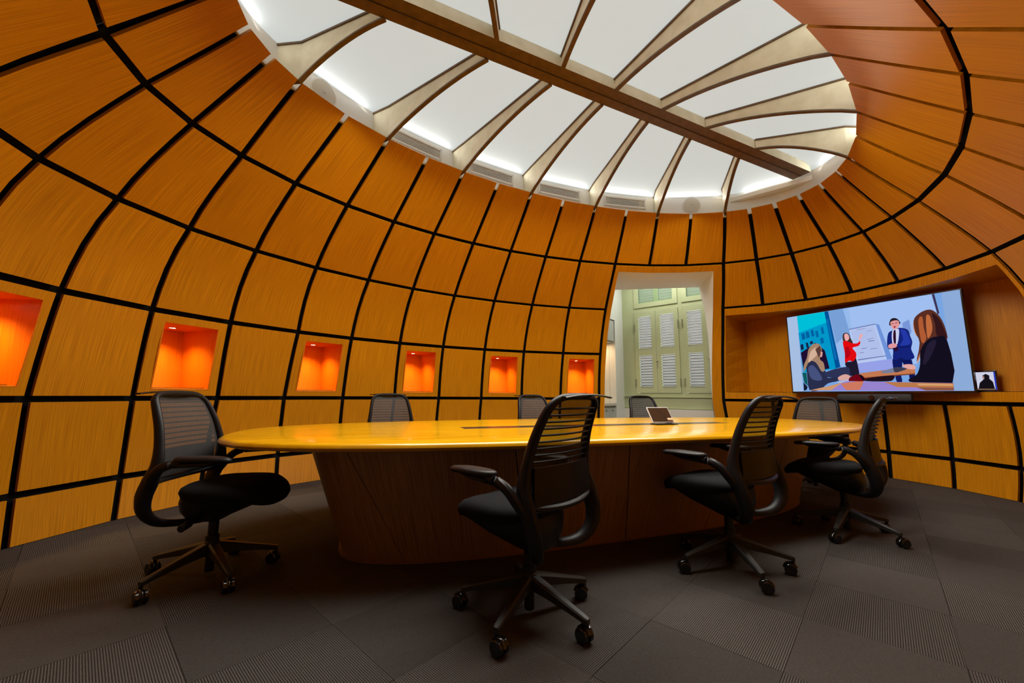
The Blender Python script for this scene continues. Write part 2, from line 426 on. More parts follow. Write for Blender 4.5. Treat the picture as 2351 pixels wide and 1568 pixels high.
# back wall: ribs -2..10 ; right wall (doorway and screen): 10..19 ; front wall: 19..34
niches = [j for j in range(-1, 10, 2)]
wall_back = backing('wall_back', -2, 10, Z_BACK, [(j+0.155, j+0.865, NZ0-0.001, NZ1+0.001) for j in niches]); tag(wall_back, 'curved wood panelled wall with lit niches behind the table', kind='structure')
wall_right = backing('wall_right', 10, 19, Z_BACK, [(DA, DB, -1, 2.84), (TA, TB, 1.07, 2.26)]); tag(wall_right, 'curved wood panelled wall holding doorway and screen niche', kind='structure')
wall_front = backing('wall_front', 19, 34, Z_BACK, [(NA, NB_, -1, 2.84)]); tag(wall_front, 'curved wood panelled wall around the near doorway', kind='structure')
lamps = []
for j in range(-2, 34):
    for k in range(6):
        par = wall_back if j < 10 else wall_right if j < 19 else wall_front
        if j in niches and k == 2:
            lamps.append(niche_panel(par, j)[1:]); continue
        if 10 <= j < 13 and k < 5: continue
        if 13 <= j < 19 and k in (2, 3): continue
        if 28 <= j < 31 and k < 5: continue
        panel(par, j, k)

def surround(parent, name, j0, j1, sa, sb, k0, k1, zh0, zh1, floor_hole=False):
    g = GAP/2; zb = LZ[k0]+(g/slope(LZ[k0]) if k0 else 0.004); zt = LZ[k1]-g/slope(LZ[k1])
    zs = sorted(set([zb, zt, zh1]+([zh0] if not floor_hole else [])+[z for kk in range(k0, k1) for z in ZR[kk] if zb+0.03 < z < zt-0.03 and abs(z-zh1) > 0.03 and abs(z-zh0) > 0.03]))
    def sr(z):
        inner = [j for j in range(j0+1, j1) if sa+0.05 < j < sb-0.05]
        return sorted([j0+g/chord(j0, z), sa, sb, j1-g/chord(j1-1, z)]+inner)
    cols = sr(zs[0]); hs = set()
    for r in range(len(zs)-1):
        zm = (zs[r]+zs[r+1])/2
        if not ((floor_hole or zm > zh0) and zm < zh1): continue
        for c in range(len(cols)-1):
            sm = (cols[c]+cols[c+1])/2
            if sa < sm < sb: hs.add((c, r))
    return shell_patch(name, sr, zs, hs, WOOD, parent)
surround(wall_right, 'door_surround', 10, 13, DA, DB, 0, 5, 0.0, 2.84, True)
tvs = surround(wall_right, 'screen_surround', 13, 19, TA, TB, 2, 4, 1.07, 2.26)
surround(wall_front, 'door_surround', 28, 31, NA, NB_, 0, 5, 0.0, 2.84, True)

# lining of the screen recess
def ring_lining(name, parent, m, sa, sb, z0, z1, back, js, uvw=True, top=True, bottom=True, left=True, right=True, backwall=True):
    ss = [sa]+[j for j in js if sa+0.03 < j < sb-0.03]+[sb]
    V = []; F = []; UV = []
    def quad(a, b, c, d, u):
        i = len(V); V.extend([a, b, c, d]); F.append((i, i+1, i+2, i+3)); UV.extend(u)
    for i in range(len(ss)-1):
        if top:
            a, b = S(ss[i], z1), S(ss[i+1], z1); a2, b2 = back(a, ss[i]), back(b, ss[i+1]); quad(a, b, b2, a2, [(p.y, p.x) for p in (a, b, b2, a2)])
        if bottom:
            a, b = S(ss[i], z0), S(ss[i+1], z0); quad(a, b, back(b), back(a), [(p.y, p.x) for p in (a, b, back(b), back(a))])
    nz = 6; zz = [z0+(z1-z0)*k/nz for k in range(nz+1)]
    for side, on in ((sa, left), (sb, right)):
        if on:
            for k in range(nz):
                a, b = S(side, zz[k]), S(side, zz[k+1]); quad(a, b, back(b, side), back(a, side), [(p.x*0.7+p.y*0.7, p.z) for p in (a, b, back(b, side), back(a, side))])
    if backwall:
        a, b, c, d = back(S(sa, z0), sa), back(S(sb, z0), sb), back(S(sb, z1), sb), back(S(sa, z1), sa)
        quad(a, b, c, d, [(p.y, p.z) for p in (a, b, c, d)])
    return mesh(name, V, F, m, parent, False, UV)
XB = 4.22
YL, YR = 1.66, -1.62
def tv_back(P, side=None):
    if side == TA: return Vector((XB, YL, P.z))
    if side == TB: return Vector((XB, YR, P.z))
    y0, y1 = S(TA, P.z).y, S(TB, P.z).y
    return Vector((XB if P.x < XB-0.002 else P.x+0.001, YR+(YL-YR)*(P.y-y1)/(y0-y1), P.z))
ring_lining('recess_lining', tvs, WOOD, TA, TB, 1.07, 2.26, tv_back, [14, 15, 16, 17, 18])

# ---- passages behind the two doorways (white reveals)
DN = Vector((math.cos(math.radians(56)), math.sin(math.radians(56)), 0))
def reveal(name, sa, sb, js, n, dist, top, label):
    def back(P, side=None):
        q = math.radians(24-28*(side-sa)/(sb-sa))      # the reveals splay outwards
        d = Matrix.Rotation(q, 3, 'Z') @ n; e = (dist-P.dot(n))/d.dot(n); return P+d*max(e, 0.02)
    o = ring_lining(name, None, WHITE, sa, sb, 0.0, top, back, js, bottom=False, backwall=False)
    tag(o, label, kind='structure'); return o
reveal('trim_1', DA, DB, [11, 12], DN, 3.50, 2.84, 'white plaster reveal of the far doorway')
reveal('trim_2', NA, NB_, [29, 30], -DN, 3.50, 2.84, 'white plaster reveal of the near doorway')

# ---- corridor behind the far doorway
def gp(u, v, z): p = UG*u+VG*v; return Vector((p.x, p.y, z))
AXG = (UG, VG, Vector((0, 0, 1)))
WU = 4.9
def wall_box(name, u, v, z, du, dv, dz, m, label):
    g = Geo(); g.box(gp(u, v, z), (du, dv, dz), AXG); o = g.build(name, m, None, False); tag(o, label, kind='structure'); return o
# window wall built around its openings: below, above, piers
OPEN = [(1.02, 1.93), (0.05, 0.948)]
wc = []
g = Geo()
for (v0, v1, z0, z1) in ((-1.6, 2.7, 0, 0.985), (-1.6, 2.7, 3.52, 3.75), (1.93, 2.7, 0.985, 3.52), (-1.6, 0.05, 0.985, 3.52), (0.948, 1.02, 0.985, 3.52), (1.02, 1.93, 2.765, 2.843), (0.05, 0.948, 2.765, 2.843), (1.02, 1.93, 0.985, 1.06), (0.05, 0.948, 0.985, 1.06)):
    g.box(gp(WU+0.1, (v0+v1)/2, (z0+z1)/2), (0.2, v1-v0, z1-z0), AXG)
cw = g.build('wall_corridor', GREEN, None, False); tag(cw, 'pale green corridor wall with louvred windows', kind='structure')
g = Geo(); g.box(gp(WU-0.012, 0.6, 0.99), (0.03, 3.3, 0.03), AXG); g.build('sill_strip', GREEN, cw, False)
g = Geo(); g.box(gp(WU-0.008, 0.6, 0.765), (0.02, 3.3, 0.012), AXG); g.build('dado_line', GREEN, cw, False)
g = Geo(); g.box(gp(WU-0.012, 0.6, 0.38), (0.03, 3.3, 0.74), AXG); g.build('dado_panel', mat('corridor_white', (0.72, 0.70, 0.62), 0.6), cw, False)
wall_box('ceiling_corridor', 4.0, 0.7, 3.72, 2.4, 4.6, 0.06, WHITE, 'white corridor ceiling behind the doorway')
wall_box('floor_corridor', 4.4, 1.0, -0.030, 1.2, 3.2, 0.02, mat('corridor_floor', (0.25, 0.23, 0.2), 0.5), 'pale corridor floor behind the doorway')
wall_box('wall_corridor_end', 4.75, -0.6, 1.85, 0.4, 0.1, 3.7, WHITE, 'white end wall of the corridor')

HINGE = mat('hinge_metal', (0.30, 0.31, 0.20), 0.4, metal=0.5)
LOUV = mat('white_louvre', (0.72, 0.74, 0.74), 0.5)
DARKL = mat('line_shadow', (0.07, 0.08, 0.04), 0.8)
PANE = None
def glass_mat():
    m = bpy.data.materials.new('window_pane'); m.use_nodes = True; nt = m.node_tree; b = nt.nodes['Principled BSDF']
    b.inputs['Base Color'].default_value = (0.55, 0.62, 0.50, 1); b.inputs['Roughness'].default_value = 0.15
    tr = nt.nodes.new('ShaderNodeBsdfTransparent'); tr.inputs[0].default_value = (0.86, 0.93, 0.84, 1); mx = nt.nodes.new('ShaderNodeMixShader'); mx.inputs[0].default_value = 0.85
    nt.links.new(b.outputs[0], mx.inputs[1]); nt.links.new(tr.outputs[0], mx.inputs[2]); nt.links.new(mx.outputs[0], nt.nodes['Material Output'].inputs[0]); return m
PANE = glass_mat()
def window(name, v0, v1, leaves, label):
    W = empty(name, gp(WU, (v0+v1)/2, 0)); tag(W, label, kind='structure')
    inv = Matrix.Translation(-W.location)
    def part(nm, geo, m, par=W, bev=0.0):
        o = geo.build(nm, m, None, False); o.data.transform(inv) if par is W else None
        o.parent = par
        if par is not W: o.data.transform(inv)
        if bev: bevel(o, bev)
        return o
    lw = (v1-v0)/leaves
    for k in range(leaves):
        a, b = v0+k*lw+0.004, v0+(k+1)*lw-0.004; z0, z1 = 1.066, 2.757
        st = 0.088; g = Geo()
        for (p, q, y0, y1) in ((a, a+st, z0, z1), (b-st, b, z0, z1), (a+st, b-st, z0, z0+0.10), (a+st, b-st, z1-0.098, z1), (a+st, b-st, 1.835, 1.955)):
            g.box(gp(WU+0.005, (p+q)/2, (y0+y1)/2), (0.045, q-p, y1-y0), AXG)
        sh = part('shutter', g, GREEN)
        for (y0, y1, n) in ((1.166, 1.835, 12), (1.955, 2.659, 13)):
            for i in range(n):
                z = y0+(y1-y0)*(i+0.5)/n; ax = (UG*math.cos(0.75)-Vector((0,0,1))*math.sin(0.75), VG, UG*math.sin(0.75)+Vector((0,0,1))*math.cos(0.75))
                g = Geo(); g.box(gp(WU+0.008, (a+b)/2, z), (0.047, b-a-2*st+0.004, 0.009), ax); part('louvre_slat', g, LOUV, sh)
        e = a if k == 0 else b
        for z in (1.27, 2.43):
            g = Geo(); g.box(gp(WU-0.022, e, z), (0.012, 0.022, 0.16), AXG); part('hinge', g, HINGE, sh)
    vm = v0+lw if leaves == 2 else v0+0.45
    g = Geo(); g.cyl(gp(WU-0.035, vm-0.01, 1.70), 0.016, 0.03, 12, UG); g.tube([gp(WU-0.05, vm-0.01, 1.70), gp(WU-0.055, vm-0.03, 1.62), gp(WU-0.05, vm-0.03, 1.57)], (0.006, 0.006), 6); part('latch', g, STEEL)
    # fanlight above: green frame, greenish pane and slats seen through it
    a, b, z0, z1 = v0+0.004, v1-0.004, 2.85, 3.515; g = Geo(); st = 0.095
    for (p, q, y0, y1) in ((a, a+st, z0, z1), (b-st, b, z0, z1), (a+st, b-st, z0, z0+0.095), (a+st, b-st, z1-0.09, z1)):
        g.box(gp(WU+0.005, (p+q)/2, (y0+y1)/2), (0.045, q-p, y1-y0), AXG)
    fl = part('fanlight_frame', g, GREEN)
    g = Geo(); g.box(gp(WU+0.015, (a+b)/2, (z0+z1)/2), (0.006, b-a-2*st+0.004, z1-z0-0.18), AXG); part('pane', g, PANE, fl)
    g = Geo(); g.box(gp(WU+0.06, (a+b)/2, (z0+z1)/2), (0.03, 0.09, z1-z0), AXG); part('mullion', g, GREEN, fl)
    for i in range(10):
        z = z0+0.12+i*0.055; ax = (UG*math.cos(0.75)-Vector((0,0,1))*math.sin(0.75), VG, UG*math.sin(0.75)+Vector((0,0,1))*math.cos(0.75))
        for (p, q) in ((a+st, (a+b)/2-0.06), ((a+b)/2+0.06, b-st)):
            g = Geo(); g.box(gp(WU+0.07, (p+q)/2, z), (0.05, q-p, 0.007), ax); part('fanlight_slat', g, LOUV, fl)
    return W
window('window_1', 1.02, 1.93, 2, 'pale green shutter window with two louvred leaves')
window('window_2', 0.05, 0.948, 2, 'pale green shutter window partly hidden by the door reveal')
# area light added behind the windows, standing in for outer daylight
area_light('daylight_behind_shutters', gp(WU+0.75, 1.0, 2.2), 2.2, 2.6, 60, (0.86, 0.93, 1.0), (math.radians(90), 0, math.radians(24+90)))

# white return wall with a pantry alcove at the corridor's end
PW = mat('pantry_white', (0.70, 0.74, 0.70), 0.55)
wall_box('wall_pantry_pier', 4.71, 2.27, 1.85, 0.38, 0.14, 3.7, PW, 'white pier between pantry alcove and green window wall')
wall_box('wall_pantry_above', 3.91, 2.27, 3.14, 1.22, 0.14, 1.12, PW, 'white wall above the pantry alcove')
wall_box('wall_pantry_back', 4.0, 2.74, 1.85, 1.9, 0.08, 3.7, PW, 'white back wall of the pantry alcove')
wall_box('wall_pantry_cheek', 4.57, 2.52, 1.3, 0.08, 0.34, 2.6, PW, 'white cheek of the pantry alcove')
GREYC = mat('grey_cabinet', (0.45, 0.49, 0.45), 0.5)
c = empty('wall_cabinet', gp(4.02, 2.45, 2.1)); tag(c, 'pale grey wall cabinet above the warm lit pantry alcove', 'cabinet')
def cpart(par, nm, geo, m): o = geo.build(nm, m, None, False); o.data.transform(Matrix.Translation(-par.location)); o.parent = par; return o
g = Geo(); g.box(gp(4.02, 2.455, 2.335), (0.98, 0.42, 0.46), AXG); cpart(c, 'cabinet_body', g, GREYC)
for du in (-0.245, 0.245):
    g = Geo(); g.box(gp(4.02+du, 2.225, 2.345), (0.47, 0.02, 0.43), AXG); cpart(c, 'cabinet_door', g, GREYC)
c = empty('pantry_counter', gp(4.02, 2.45, 0)); tag(c, 'white pantry counter with grey doors inside the lit alcove', 'counter')
g = Geo(); g.box(gp(4.02, 2.46, 0.40), (0.98, 0.42, 0.80), AXG); cpart(c, 'counter_body', g, GREYC)
g = Geo(); g.box(gp(4.02, 2.44, 0.83), (0.98, 0.48, 0.05), AXG); cpart(c, 'countertop', g, mat('counter_white', (0.6, 0.58, 0.5), 0.4))
for du in (-0.37, -0.125, 0.12, 0.37):
    g = Geo(); g.box(gp(4.02+du, 2.24, 0.42), (0.235, 0.02, 0.68), AXG); d = cpart(c, 'cabinet_door', g, GREYC)
    g = Geo(); g.box(gp(4.02+du, 2.222, 0.72), (0.08, 0.014, 0.012), AXG); h = g.build('handle', STEEL, None, False); h.data.transform(Matrix.Translation(-c.location)); h.parent = d
area_light('pantry_lamp', gp(4.05, 2.45, 2.08), 0.7, 0.15, 7, (1.0, 0.62, 0.34), (0, 0, math.radians(24)))

# ---- ceiling: drum, ledge, fins, ridge beam, luminous panels
DRUM, ZD, ZBEAM, ZTOP = 0.20, 3.80, 3.765, 3.87
A6, B6 = LA[6], LB[6]
def ring(da, z, m=108): return [Vector(((A6+da)*math.cos(2*PI*k/m), (B6+da)*math.sin(2*PI*k/m), z)) for k in range(m)]
g = Geo(); g.loft([ring(0.09, 3.46), ring(DRUM, 3.47), ring(DRUM, ZD+0.04), ring(DRUM+0.05, ZD+0.04), ring(DRUM+0.05, 3.44), ring(0.09, 3.44), ring(0.09, 3.46)], cap=False)
ceiling = g.build('ceiling', WHITE, None, True); tag(ceiling, 'white oval drum around the luminous ceiling', kind='structure')
bm_ = Geo(); bm_.box((0, 0, (ZBEAM+ZTOP)/2+0.02), (6.08, 0.205, ZTOP-ZBEAM+0.04))
beam = mesh('ridge_beam', bm_.V, bm_.F, None, ceiling, mats=[BRONZE, CREAM])
for p in beam.data.polygons: p.material_index = 0 if p.normal.z < -0.5 else (0 if abs(p.normal.x) > .5 else 1)
g = Geo(); g.box((0, 0.004, ZBEAM-0.003), (6.06, 0.006, 0.008)); g.build('beam_joint', mat('bronze_joint', (0.05, 0.025, 0.01), 0.5), beam, False)
FIN_X = {1: -2.0, 3: -1.18, 5: -0.57, 7: 0.0, 9: 0.57, 11: 1.18, 13: 1.98}
def fin(jr, sgn, xb):
    R = rib(jr, LZ[6]) if sgn > 0 else rib(32-jr, LZ[6])
    t = rib_t(jr if sgn > 0 else 32-jr, LZ[6])
    E = Vector(((A6+DRUM)*math.cos(t), (B6+DRUM)*math.sin(t), 0)); Bm = Vector((xb, sgn*0.10, 0)); R = Vector((R.x, R.y, 0))
    d = (Bm-R).normalized(); nrm = Vector((-d.y, d.x, 0)); L = (Bm-R).length; th = 0.014; n = 12
    low = [(E, 3.46)]+[(R.lerp(Bm, k/n), 3.475+(ZBEAM-0.004-3.475)*math.sin(k/n*PI/2*0.96)**0.86) for k in range(n+1)]
    loops = []
    for P, z in low:
        q = max(0.0, min(1.0, (P-E).length/(Bm-E).length)); zt = ZD+0.0+(ZTOP-ZD)*q
        loops.append([P-nrm*th+Vector((0, 0, z)), P+nrm*th+Vector((0, 0, z)), P+nrm*th+Vector((0, 0, zt)), P-nrm*th+Vector((0, 0, zt))])
    g = Geo(); g.loft(loops); f = g.build('fin', CREAM, ceiling, False)
    g = Geo(); g.loft([[l[0]-nrm*0.004-Vector((0,0,0.008)), l[1]+nrm*0.004-Vector((0,0,0.008)), l[1]+nrm*0.004+Vector((0,0,0.006)), l[0]-nrm*0.004+Vector((0,0,0.006))] for l in loops]); g.build('lower_edge', BRONZE, f, False)
    g = Geo(); g.loft([[l[3]-nrm*0.012-Vector((0,0,0.016)), l[2]+nrm*0.012-Vector((0,0,0.016)), l[2]+nrm*0.012, l[3]-nrm*0.012] for l in loops]); g.build('upper_edge', BRONZE, f, False)
    return t, xb
bays = {1: [], -1: []}
for sg in (1, -1):
    for jr, xb in FIN_X.items(): bays[sg].append(fin(jr, sg, xb))
XE = 3.04
for sg in (1, -1):
    L = [(PI*sg if True else 0, -XE)] + bays[sg] + [(0.0, XE)]
    for i in range(len(L)-1):
        (t0, x0), (t1, x1) = L[i], L[i+1]; m_ = 8; out = []
        for k in range(m_+1):
            t = t0+(t1-t0)*k/m_; out.append(Vector(((A6+DRUM+0.01)*math.cos(t), (B6+DRUM+0.01)*math.sin(t), ZD+0.005)))
        inn = [Vector((x0+(x1-x0)*k/m_, sg*0.09, ZTOP+0.005)) for k in range(m_+1)]
        V = out+inn; V += [v+Vector((0, 0, 0.012)) for v in V]; N = 2*(m_+1); F = []
        for k in range(m_):
            q = (k, k+1, m_+1+k+1, m_+1+k); F.append(q); F.append(tuple(i_+N for i_ in q))
        mesh('ceiling_panel', V, F, GLOW, ceiling, True)
        # cove lamp of the bay, tucked under the panel's edge on the drum
        tm = (t0+t1)/2; Pd = Vector(((A6+DRUM-0.03)*math.cos(tm), (B6+DRUM-0.03)*math.sin(tm), ZD-0.035)); Td = Vector((-(A6+DRUM)*math.sin(tm), (B6+DRUM)*math.cos(tm), 0)).normalized()
        Nd = Vector((-Td.y, Td.x, 0)); Nd = -Nd if Nd.dot(Pd) > 0 else Nd; dr = (Nd+Vector((0, 0, 0.35))).normalized()
        wd_ = 0.85*(out[-1]-out[0]).length
        al = area_light('cove_lamp', Pd, wd_, 0.025, 2.2*wd_, (1.0, 0.97, 0.88)); zz_ = -dr; al.rotation_euler = Matrix((Td, zz_.cross(Td), zz_)).transposed().to_euler()
# roof slab above, closing the shell from outside light
g = Geo(); g.loft([ring(0.3, 3.95), ring(0.3, 4.0)]); g.build('roof_slab', WHITE, ceiling, False)

# ================================================================== THINGS
# ---- niche downlights
LAMP = mat('lamp_lens', (1, 0.9, 0.7), 0.3, emit=(1.0, 0.80, 0.50), estr=30.0)
LAMP.cycles.emission_sampling = 'NONE'      # the spot in each fitting lights the niche
RIMM = mat('lamp_rim', (0.6, 0.45, 0.25), 0.3, metal=0.7)
nlab = ['recessed downlight in the niche cut off by the photo edge', 'recessed downlight in the niche above the chair at the table end',
        'recessed downlight in the third niche counted from the photo edge', 'recessed downlight in the niche just beyond the second chair back',
        'recessed downlight in the second niche counted from the doorway', 'recessed downlight in the niche beside the doorway']
for (lc, n, t), lb in zip(lamps, nlab):
    e = empty('recessed_downlight', (lc.x, lc.y, lc.z)); tag(e, lb, 'downlight', 'niche downlights')
    g = Geo(); g.tube([(0.030*math.cos(2*PI*k/20), 0.030*math.sin(2*PI*k/20), -0.002) for k in range(20)], (0.004, 0.006), 6, closed=True); g.build('rim', RIMM, e)
    g = Geo(); g.cyl((0, 0, -0.001), 0.026, 0.004, 20); g.build('lens', LAMP, e)
    ld = bpy.data.lights.new('niche_spot', 'SPOT'); ld.energy = 40; ld.color = (1.0, 0.62, 0.18); ld.spot_size = math.radians(125); ld.spot_blend = 1.0; ld.shadow_soft_size = 0.025
    lo = bpy.data.objects.new('niche_spot', ld); COL.objects.link(lo); lo.parent = e; lo.location = (0, 0, -0.012)

# ---- air vents and speakers on the drum
def drum_frame(t, z):
    P = Vector(((A6+DRUM)*math.cos(t), (B6+DRUM)*math.sin(t), z)); T = Vector((-(A6+DRUM)*math.sin(t), (B6+DRUM)*math.cos(t), 0)).normalized(); N = Vector((-T.y, T.x, 0))
    if N.dot(Vector((P.x, P.y, 0))) > 0: N = -N
    return P, T, N
VENTM = mat('vent_white', (0.74, 0.72, 0.66), 0.5); VENTD = mat('vent_dark', (0.10, 0.10, 0.095), 0.7)
vlab = ['white slotted air vent nearest the round speaker over the niche wall', 'white slotted air vent second from the round speaker', 'white slotted air vent third from the round speaker', 'white slotted air vent farthest along the drum, above the doorway']
for (ja, jb), lb in zip(((3, 5), (5, 7), (7, 9), (9, 11)), vlab):
    t = (rib_t(ja, LZ[6])+rib_t(jb, LZ[6]))/2-0.005; P, T, N = drum_frame(t, 3.685); e = empty('air_vent', P); tag(e, lb, 'vent', 'air vents on the drum')
    ax = (T, N, Vector((0, 0, 1))); Wd, Hd = 0.60, 0.12
    g = Geo(); g.box((0, 0, 0), (Wd-0.03, 0.012, Hd-0.03), ax); g.build('dark_core', VENTD, e, False)
    g = Geo()
    for (x, z, a, b) in ((-Wd/2, 0, 0.022, Hd+0.03), (Wd/2, 0, 0.022, Hd+0.03), (0, Hd/2, Wd, 0.022), (0, -Hd/2, Wd, 0.022)): g.box(T*x+N*0.012+Vector((0, 0, z)), (a, 0.03, b), ax)
    g.build('vent_frame', VENTM, e, False)
    for k in range(6):
        g = Geo(); g.box(N*0.012+Vector((0, 0, -Hd/2+Hd*(k+1)/7)), (Wd-0.02, 0.014, 0.007), ax); g.build('vent_slat', VENTM, e, False)
SPK = noisy('speaker_grille', (0.55, 0.52, 0.44), (0.62, 0.58, 0.50), (1,1,1), 0.7, 300.0, 2.0, 0.2, coord='Object')
for (ja, jb), lb in zip(((1, 3), (11, 13)), ('round white wall speaker nearest the viewer on the drum', 'round white wall speaker above the doorway on the drum')):
    t = (rib_t(ja, LZ[6])+rib_t(jb, LZ[6]))/2+(0.01 if ja == 1 else 0.0); P, T, N = drum_frame(t, 3.685); e = empty('wall_speaker', P); tag(e, lb, 'speaker', 'round speakers on the drum')
    g = Geo(); g.cyl(N*0.008, 0.125, 0.016, 40, N); g.build('speaker_rim', VENTM, e)
    g = Geo(); g.cyl(N*0.014, 0.112, 0.012, 40, N); g.build('speaker_grille', SPK, e)
    g = Geo(); g.box(N*0.021, (0.03, 0.004, 0.008), (T, N, Vector((0, 0, 1)))); g.build('badge', STEEL, e, False)

# ---- conference table
TC, TR = (0.03, 0.21), -0.092
table = empty('conference_table', (TC[0], TC[1], 0), TR); tag(table, 'long rounded conference table with glossy yellow wooden top and veneered plinth', 'table')
def top_loop(ins, z): return super_loop(2.82-ins, 1.0-ins, 2.75, 120, z)
g = Geo(); g.loft([top_loop(i, z) for i, z in ((0.30, 0.684), (0.10, 0.688), (0.035, 0.698), (0.010, 0.706), (0.0, 0.720), (0.004, 0.733), (0.014, 0.741), (0.030, 0.745), (0.35, 0.745))])
g.build('tabletop', TABLETOP, table, True, [(v[0], v[1]) for v in g.V], 50)
NB = 3.6
def base_pt(xn, side, f):
    """xn -1..1 along the plinth at floor, side +-1, f 0 floor .. 1 top"""
    e = max(0.0, xn); n = NB-1.3*min(1, e*2.5)                     # the plinth narrows towards the screen end
    a = 2.10+0.05*min(1, e*2.5)+0.22*f; b = 0.60+(0.26-0.17*min(1, e*1.8))*f
    x = xn*a; y = side*b*(max(0.0, 1-abs(xn)**n))**(1/n); return Vector((x, y, 0.012+(0.69-0.012)*f))
def base_loop(f, z, k_):
    L = []
    for k in range(96):
        t = 2*PI*k/96; p = base_pt(math.cos(t), 1 if math.sin(t) >= 0 else -1, f); L.append(Vector((p.x*k_, p.y*k_, z)))
    return L
seams = [-0.822, -0.471, -0.115, 0.222, 0.56, 0.86]
tops = [-0.90, -0.50, -0.16, 0.30, 0.64, 0.90]
def base_panel(x0, x1, t0, t1, side):
    n = 14; gp_ = 0.0012; V = []; UV = []
    for f in (0, 0.5, 1):
        for k in range(n+1):
            q = k/n; xb = x0+(x1-x0)*q; xt = t0+(t1-t0)*q; x = xb+(xt-xb)*f
            x = min(max(x, (xb+(xt-xb)*f)), 1.0)
            V.append(base_pt(max(-1, min(1, x)), side, f)); UV.append((x*2.1, f*0.7))
    N = len(V)
    V += [Vector((v.x*0.985, v.y*0.96, v.z)) for v in V]; UV += UV; F = []
    for r in range(2):
        for k in range(n):
            q = (r*(n+1)+k, r*(n+1)+k+1, (r+1)*(n+1)+k+1, (r+1)*(n+1)+k); F += [q, tuple(i+N for i in q)]
    for r in range(2):
        for c in (0, n): F.append((r*(n+1)+c, (r+1)*(n+1)+c, (r+1)*(n+1)+c+N, r*(n+1)+c+N))
    o = mesh('plinth_panel', V, F, WOOD_T, table, False, UV); autosmooth(o, 30)
G_ = 0.0016
for side in (-1, 1):
    xs = [-1.0]+seams+[1.0]; ts = [-1.0]+tops+[1.0]
    for i in range(len(xs)-1):
        a0 = G_ if i else 0; b0 = G_ if i < len(xs)-2 else 0
        base_panel(xs[i]+a0, xs[i+1]-b0, ts[i]+a0, ts[i+1]-b0, side)
g = Geo(); g.loft([base_loop(0, 0.02, 0.955), base_loop(1, 0.68, 0.955)]); g.build('plinth_core', mat('plinth_core', (0.01, 0.008, 0.006), 0.9), table)
g = Geo(); g.loft([base_loop(0, 0.001, 1.006), base_loop(0, 0.012, 1.006)]); g.build('plinth_foot', mat('plinth_foot', (0.16, 0.07, 0.03), 0.5), table)
# cable slot in the middle of the top
slot_c = (0.03, -0.02)
g = Geo(); g.box((slot_c[0], slot_c[1], 0.7455), (2.62, 0.14, 0.003)); g.build('cable_slot_cover', mat('slot_dark', (0.05, 0.045, 0.035), 0.25, metal=0.7), table, False)
for s_ in (-1, 1):
    g = Geo(); g.box((slot_c[0], slot_c[1]+s_*0.074, 0.7462), (2.64, 0.008, 0.004)); g.build('slot_trim', STEEL, table, False)
for k in range(3):
    g = Geo(); g.box((slot_c[0]-0.87+0.87*k, slot_c[1], 0.7475), (0.006, 0.14, 0.002)); g.build('slot_divider', STEEL, table, False)
g = Geo(); g.tube([(-1.93+0.17*math.cos(2*PI*k/48), 0.12+0.17*math.sin(2*PI*k/48), 0.7452) for k in range(48)], (0.0008, 0.002), 4, closed=True); g.build('inlay_ring', mat('inlay_ring', (0.35, 0.15, 0.002), 0.4), table)

# ---- tablet on its stand, on the table
tb = empty('tablet', (0.59, 0.07, 0.7485), math.radians(-98)); tb.scale = (0.93, 0.93, 0.93); tag(tb, 'dark tablet with pale frame leaning on a stand on the table', 'tablet')
# local: faces +X
lean = math.radians(34)
axt = (Vector((math.cos(lean), 0, math.sin(lean))), Vector((0, 1, 0)), Vector((-math.sin(lean), 0, math.cos(lean))))
c0 = Vector((0.0, 0, 0.012))+axt[2]*0.09
g = Geo(); g.box(c0, (0.010, 0.25, 0.175), axt); o = g.build('casing', mat('tablet_casing', (0.55, 0.53, 0.55), 0.3, metal=0.3), tb, False); bevel(o, 0.004)
g = Geo(); g.box(c0+axt[0]*0.0056, (0.002, 0.234, 0.158), axt); g.build('glass', mat('tablet_glass', (0.03, 0.018, 0.012), 0.08, spec=0.6), tb, False)
g = Geo(); g.box((0.01, 0, 0.004), (0.11, 0.25, 0.008)); o = g.build('stand_foot', PLAST, tb, False); bevel(o, 0.003)
g = Geo(); g.cyl((-0.035, 0.09, 0.033), 0.028, 0.06, 20, (0, 1, 0)); g.build('stand_knob', mat('knob_tan', (0.5, 0.33, 0.2), 0.5), tb)

# ---- screen with its picture
TVX, TY0, TY1, TZ0, TZ1 = 4.0, 0.872, -0.958, 1.060, 2.198
tv = empty('television', (TVX, (TY0+TY1)/2, TZ0)); tag(tv, 'large wall screen showing a video meeting in the panelled recess', 'television')
def tvp(name, geo, m, sm=False): o = geo.build(name, m, None, sm); o.data.transform(Matrix.Translation(-tv.location)); o.parent = tv; return o
yc, zc, yw, zh = (TY0+TY1)/2, (TZ0+TZ1)/2, TY0-TY1, TZ1-TZ0
g = Geo(); g.box((TVX+0.027, yc, zc), (0.05, yw, zh)); bevel(tvp('casing', g, mat('tv_casing', (0.05, 0.035, 0.03), 0.3, metal=0.5)), 0.004)
g = Geo(); b_ = 0.012
for (y, z, a, b) in ((TY0-b_/2, zc, b_, zh), (TY1+b_/2, zc, b_, zh), (yc, TZ1-b_/2, yw-2*b_, b_), (yc, TZ0+b_, yw-2*b_, 2*b_)): g.box((TVX, y, z), (0.008, a, b))
tvp('bezel', g, GLOSSB)
g = Geo(); g.box((TVX+0.10, yc, zc), (0.10, 0.6, 0.5)); tvp('wall_mount', g, mat('mount_black', (0.02, 0.02, 0.02), 0.6))
SL, SR, SB, ST = TY0-b_, TY1+b_, TZ0+2*b_, TZ1-b_
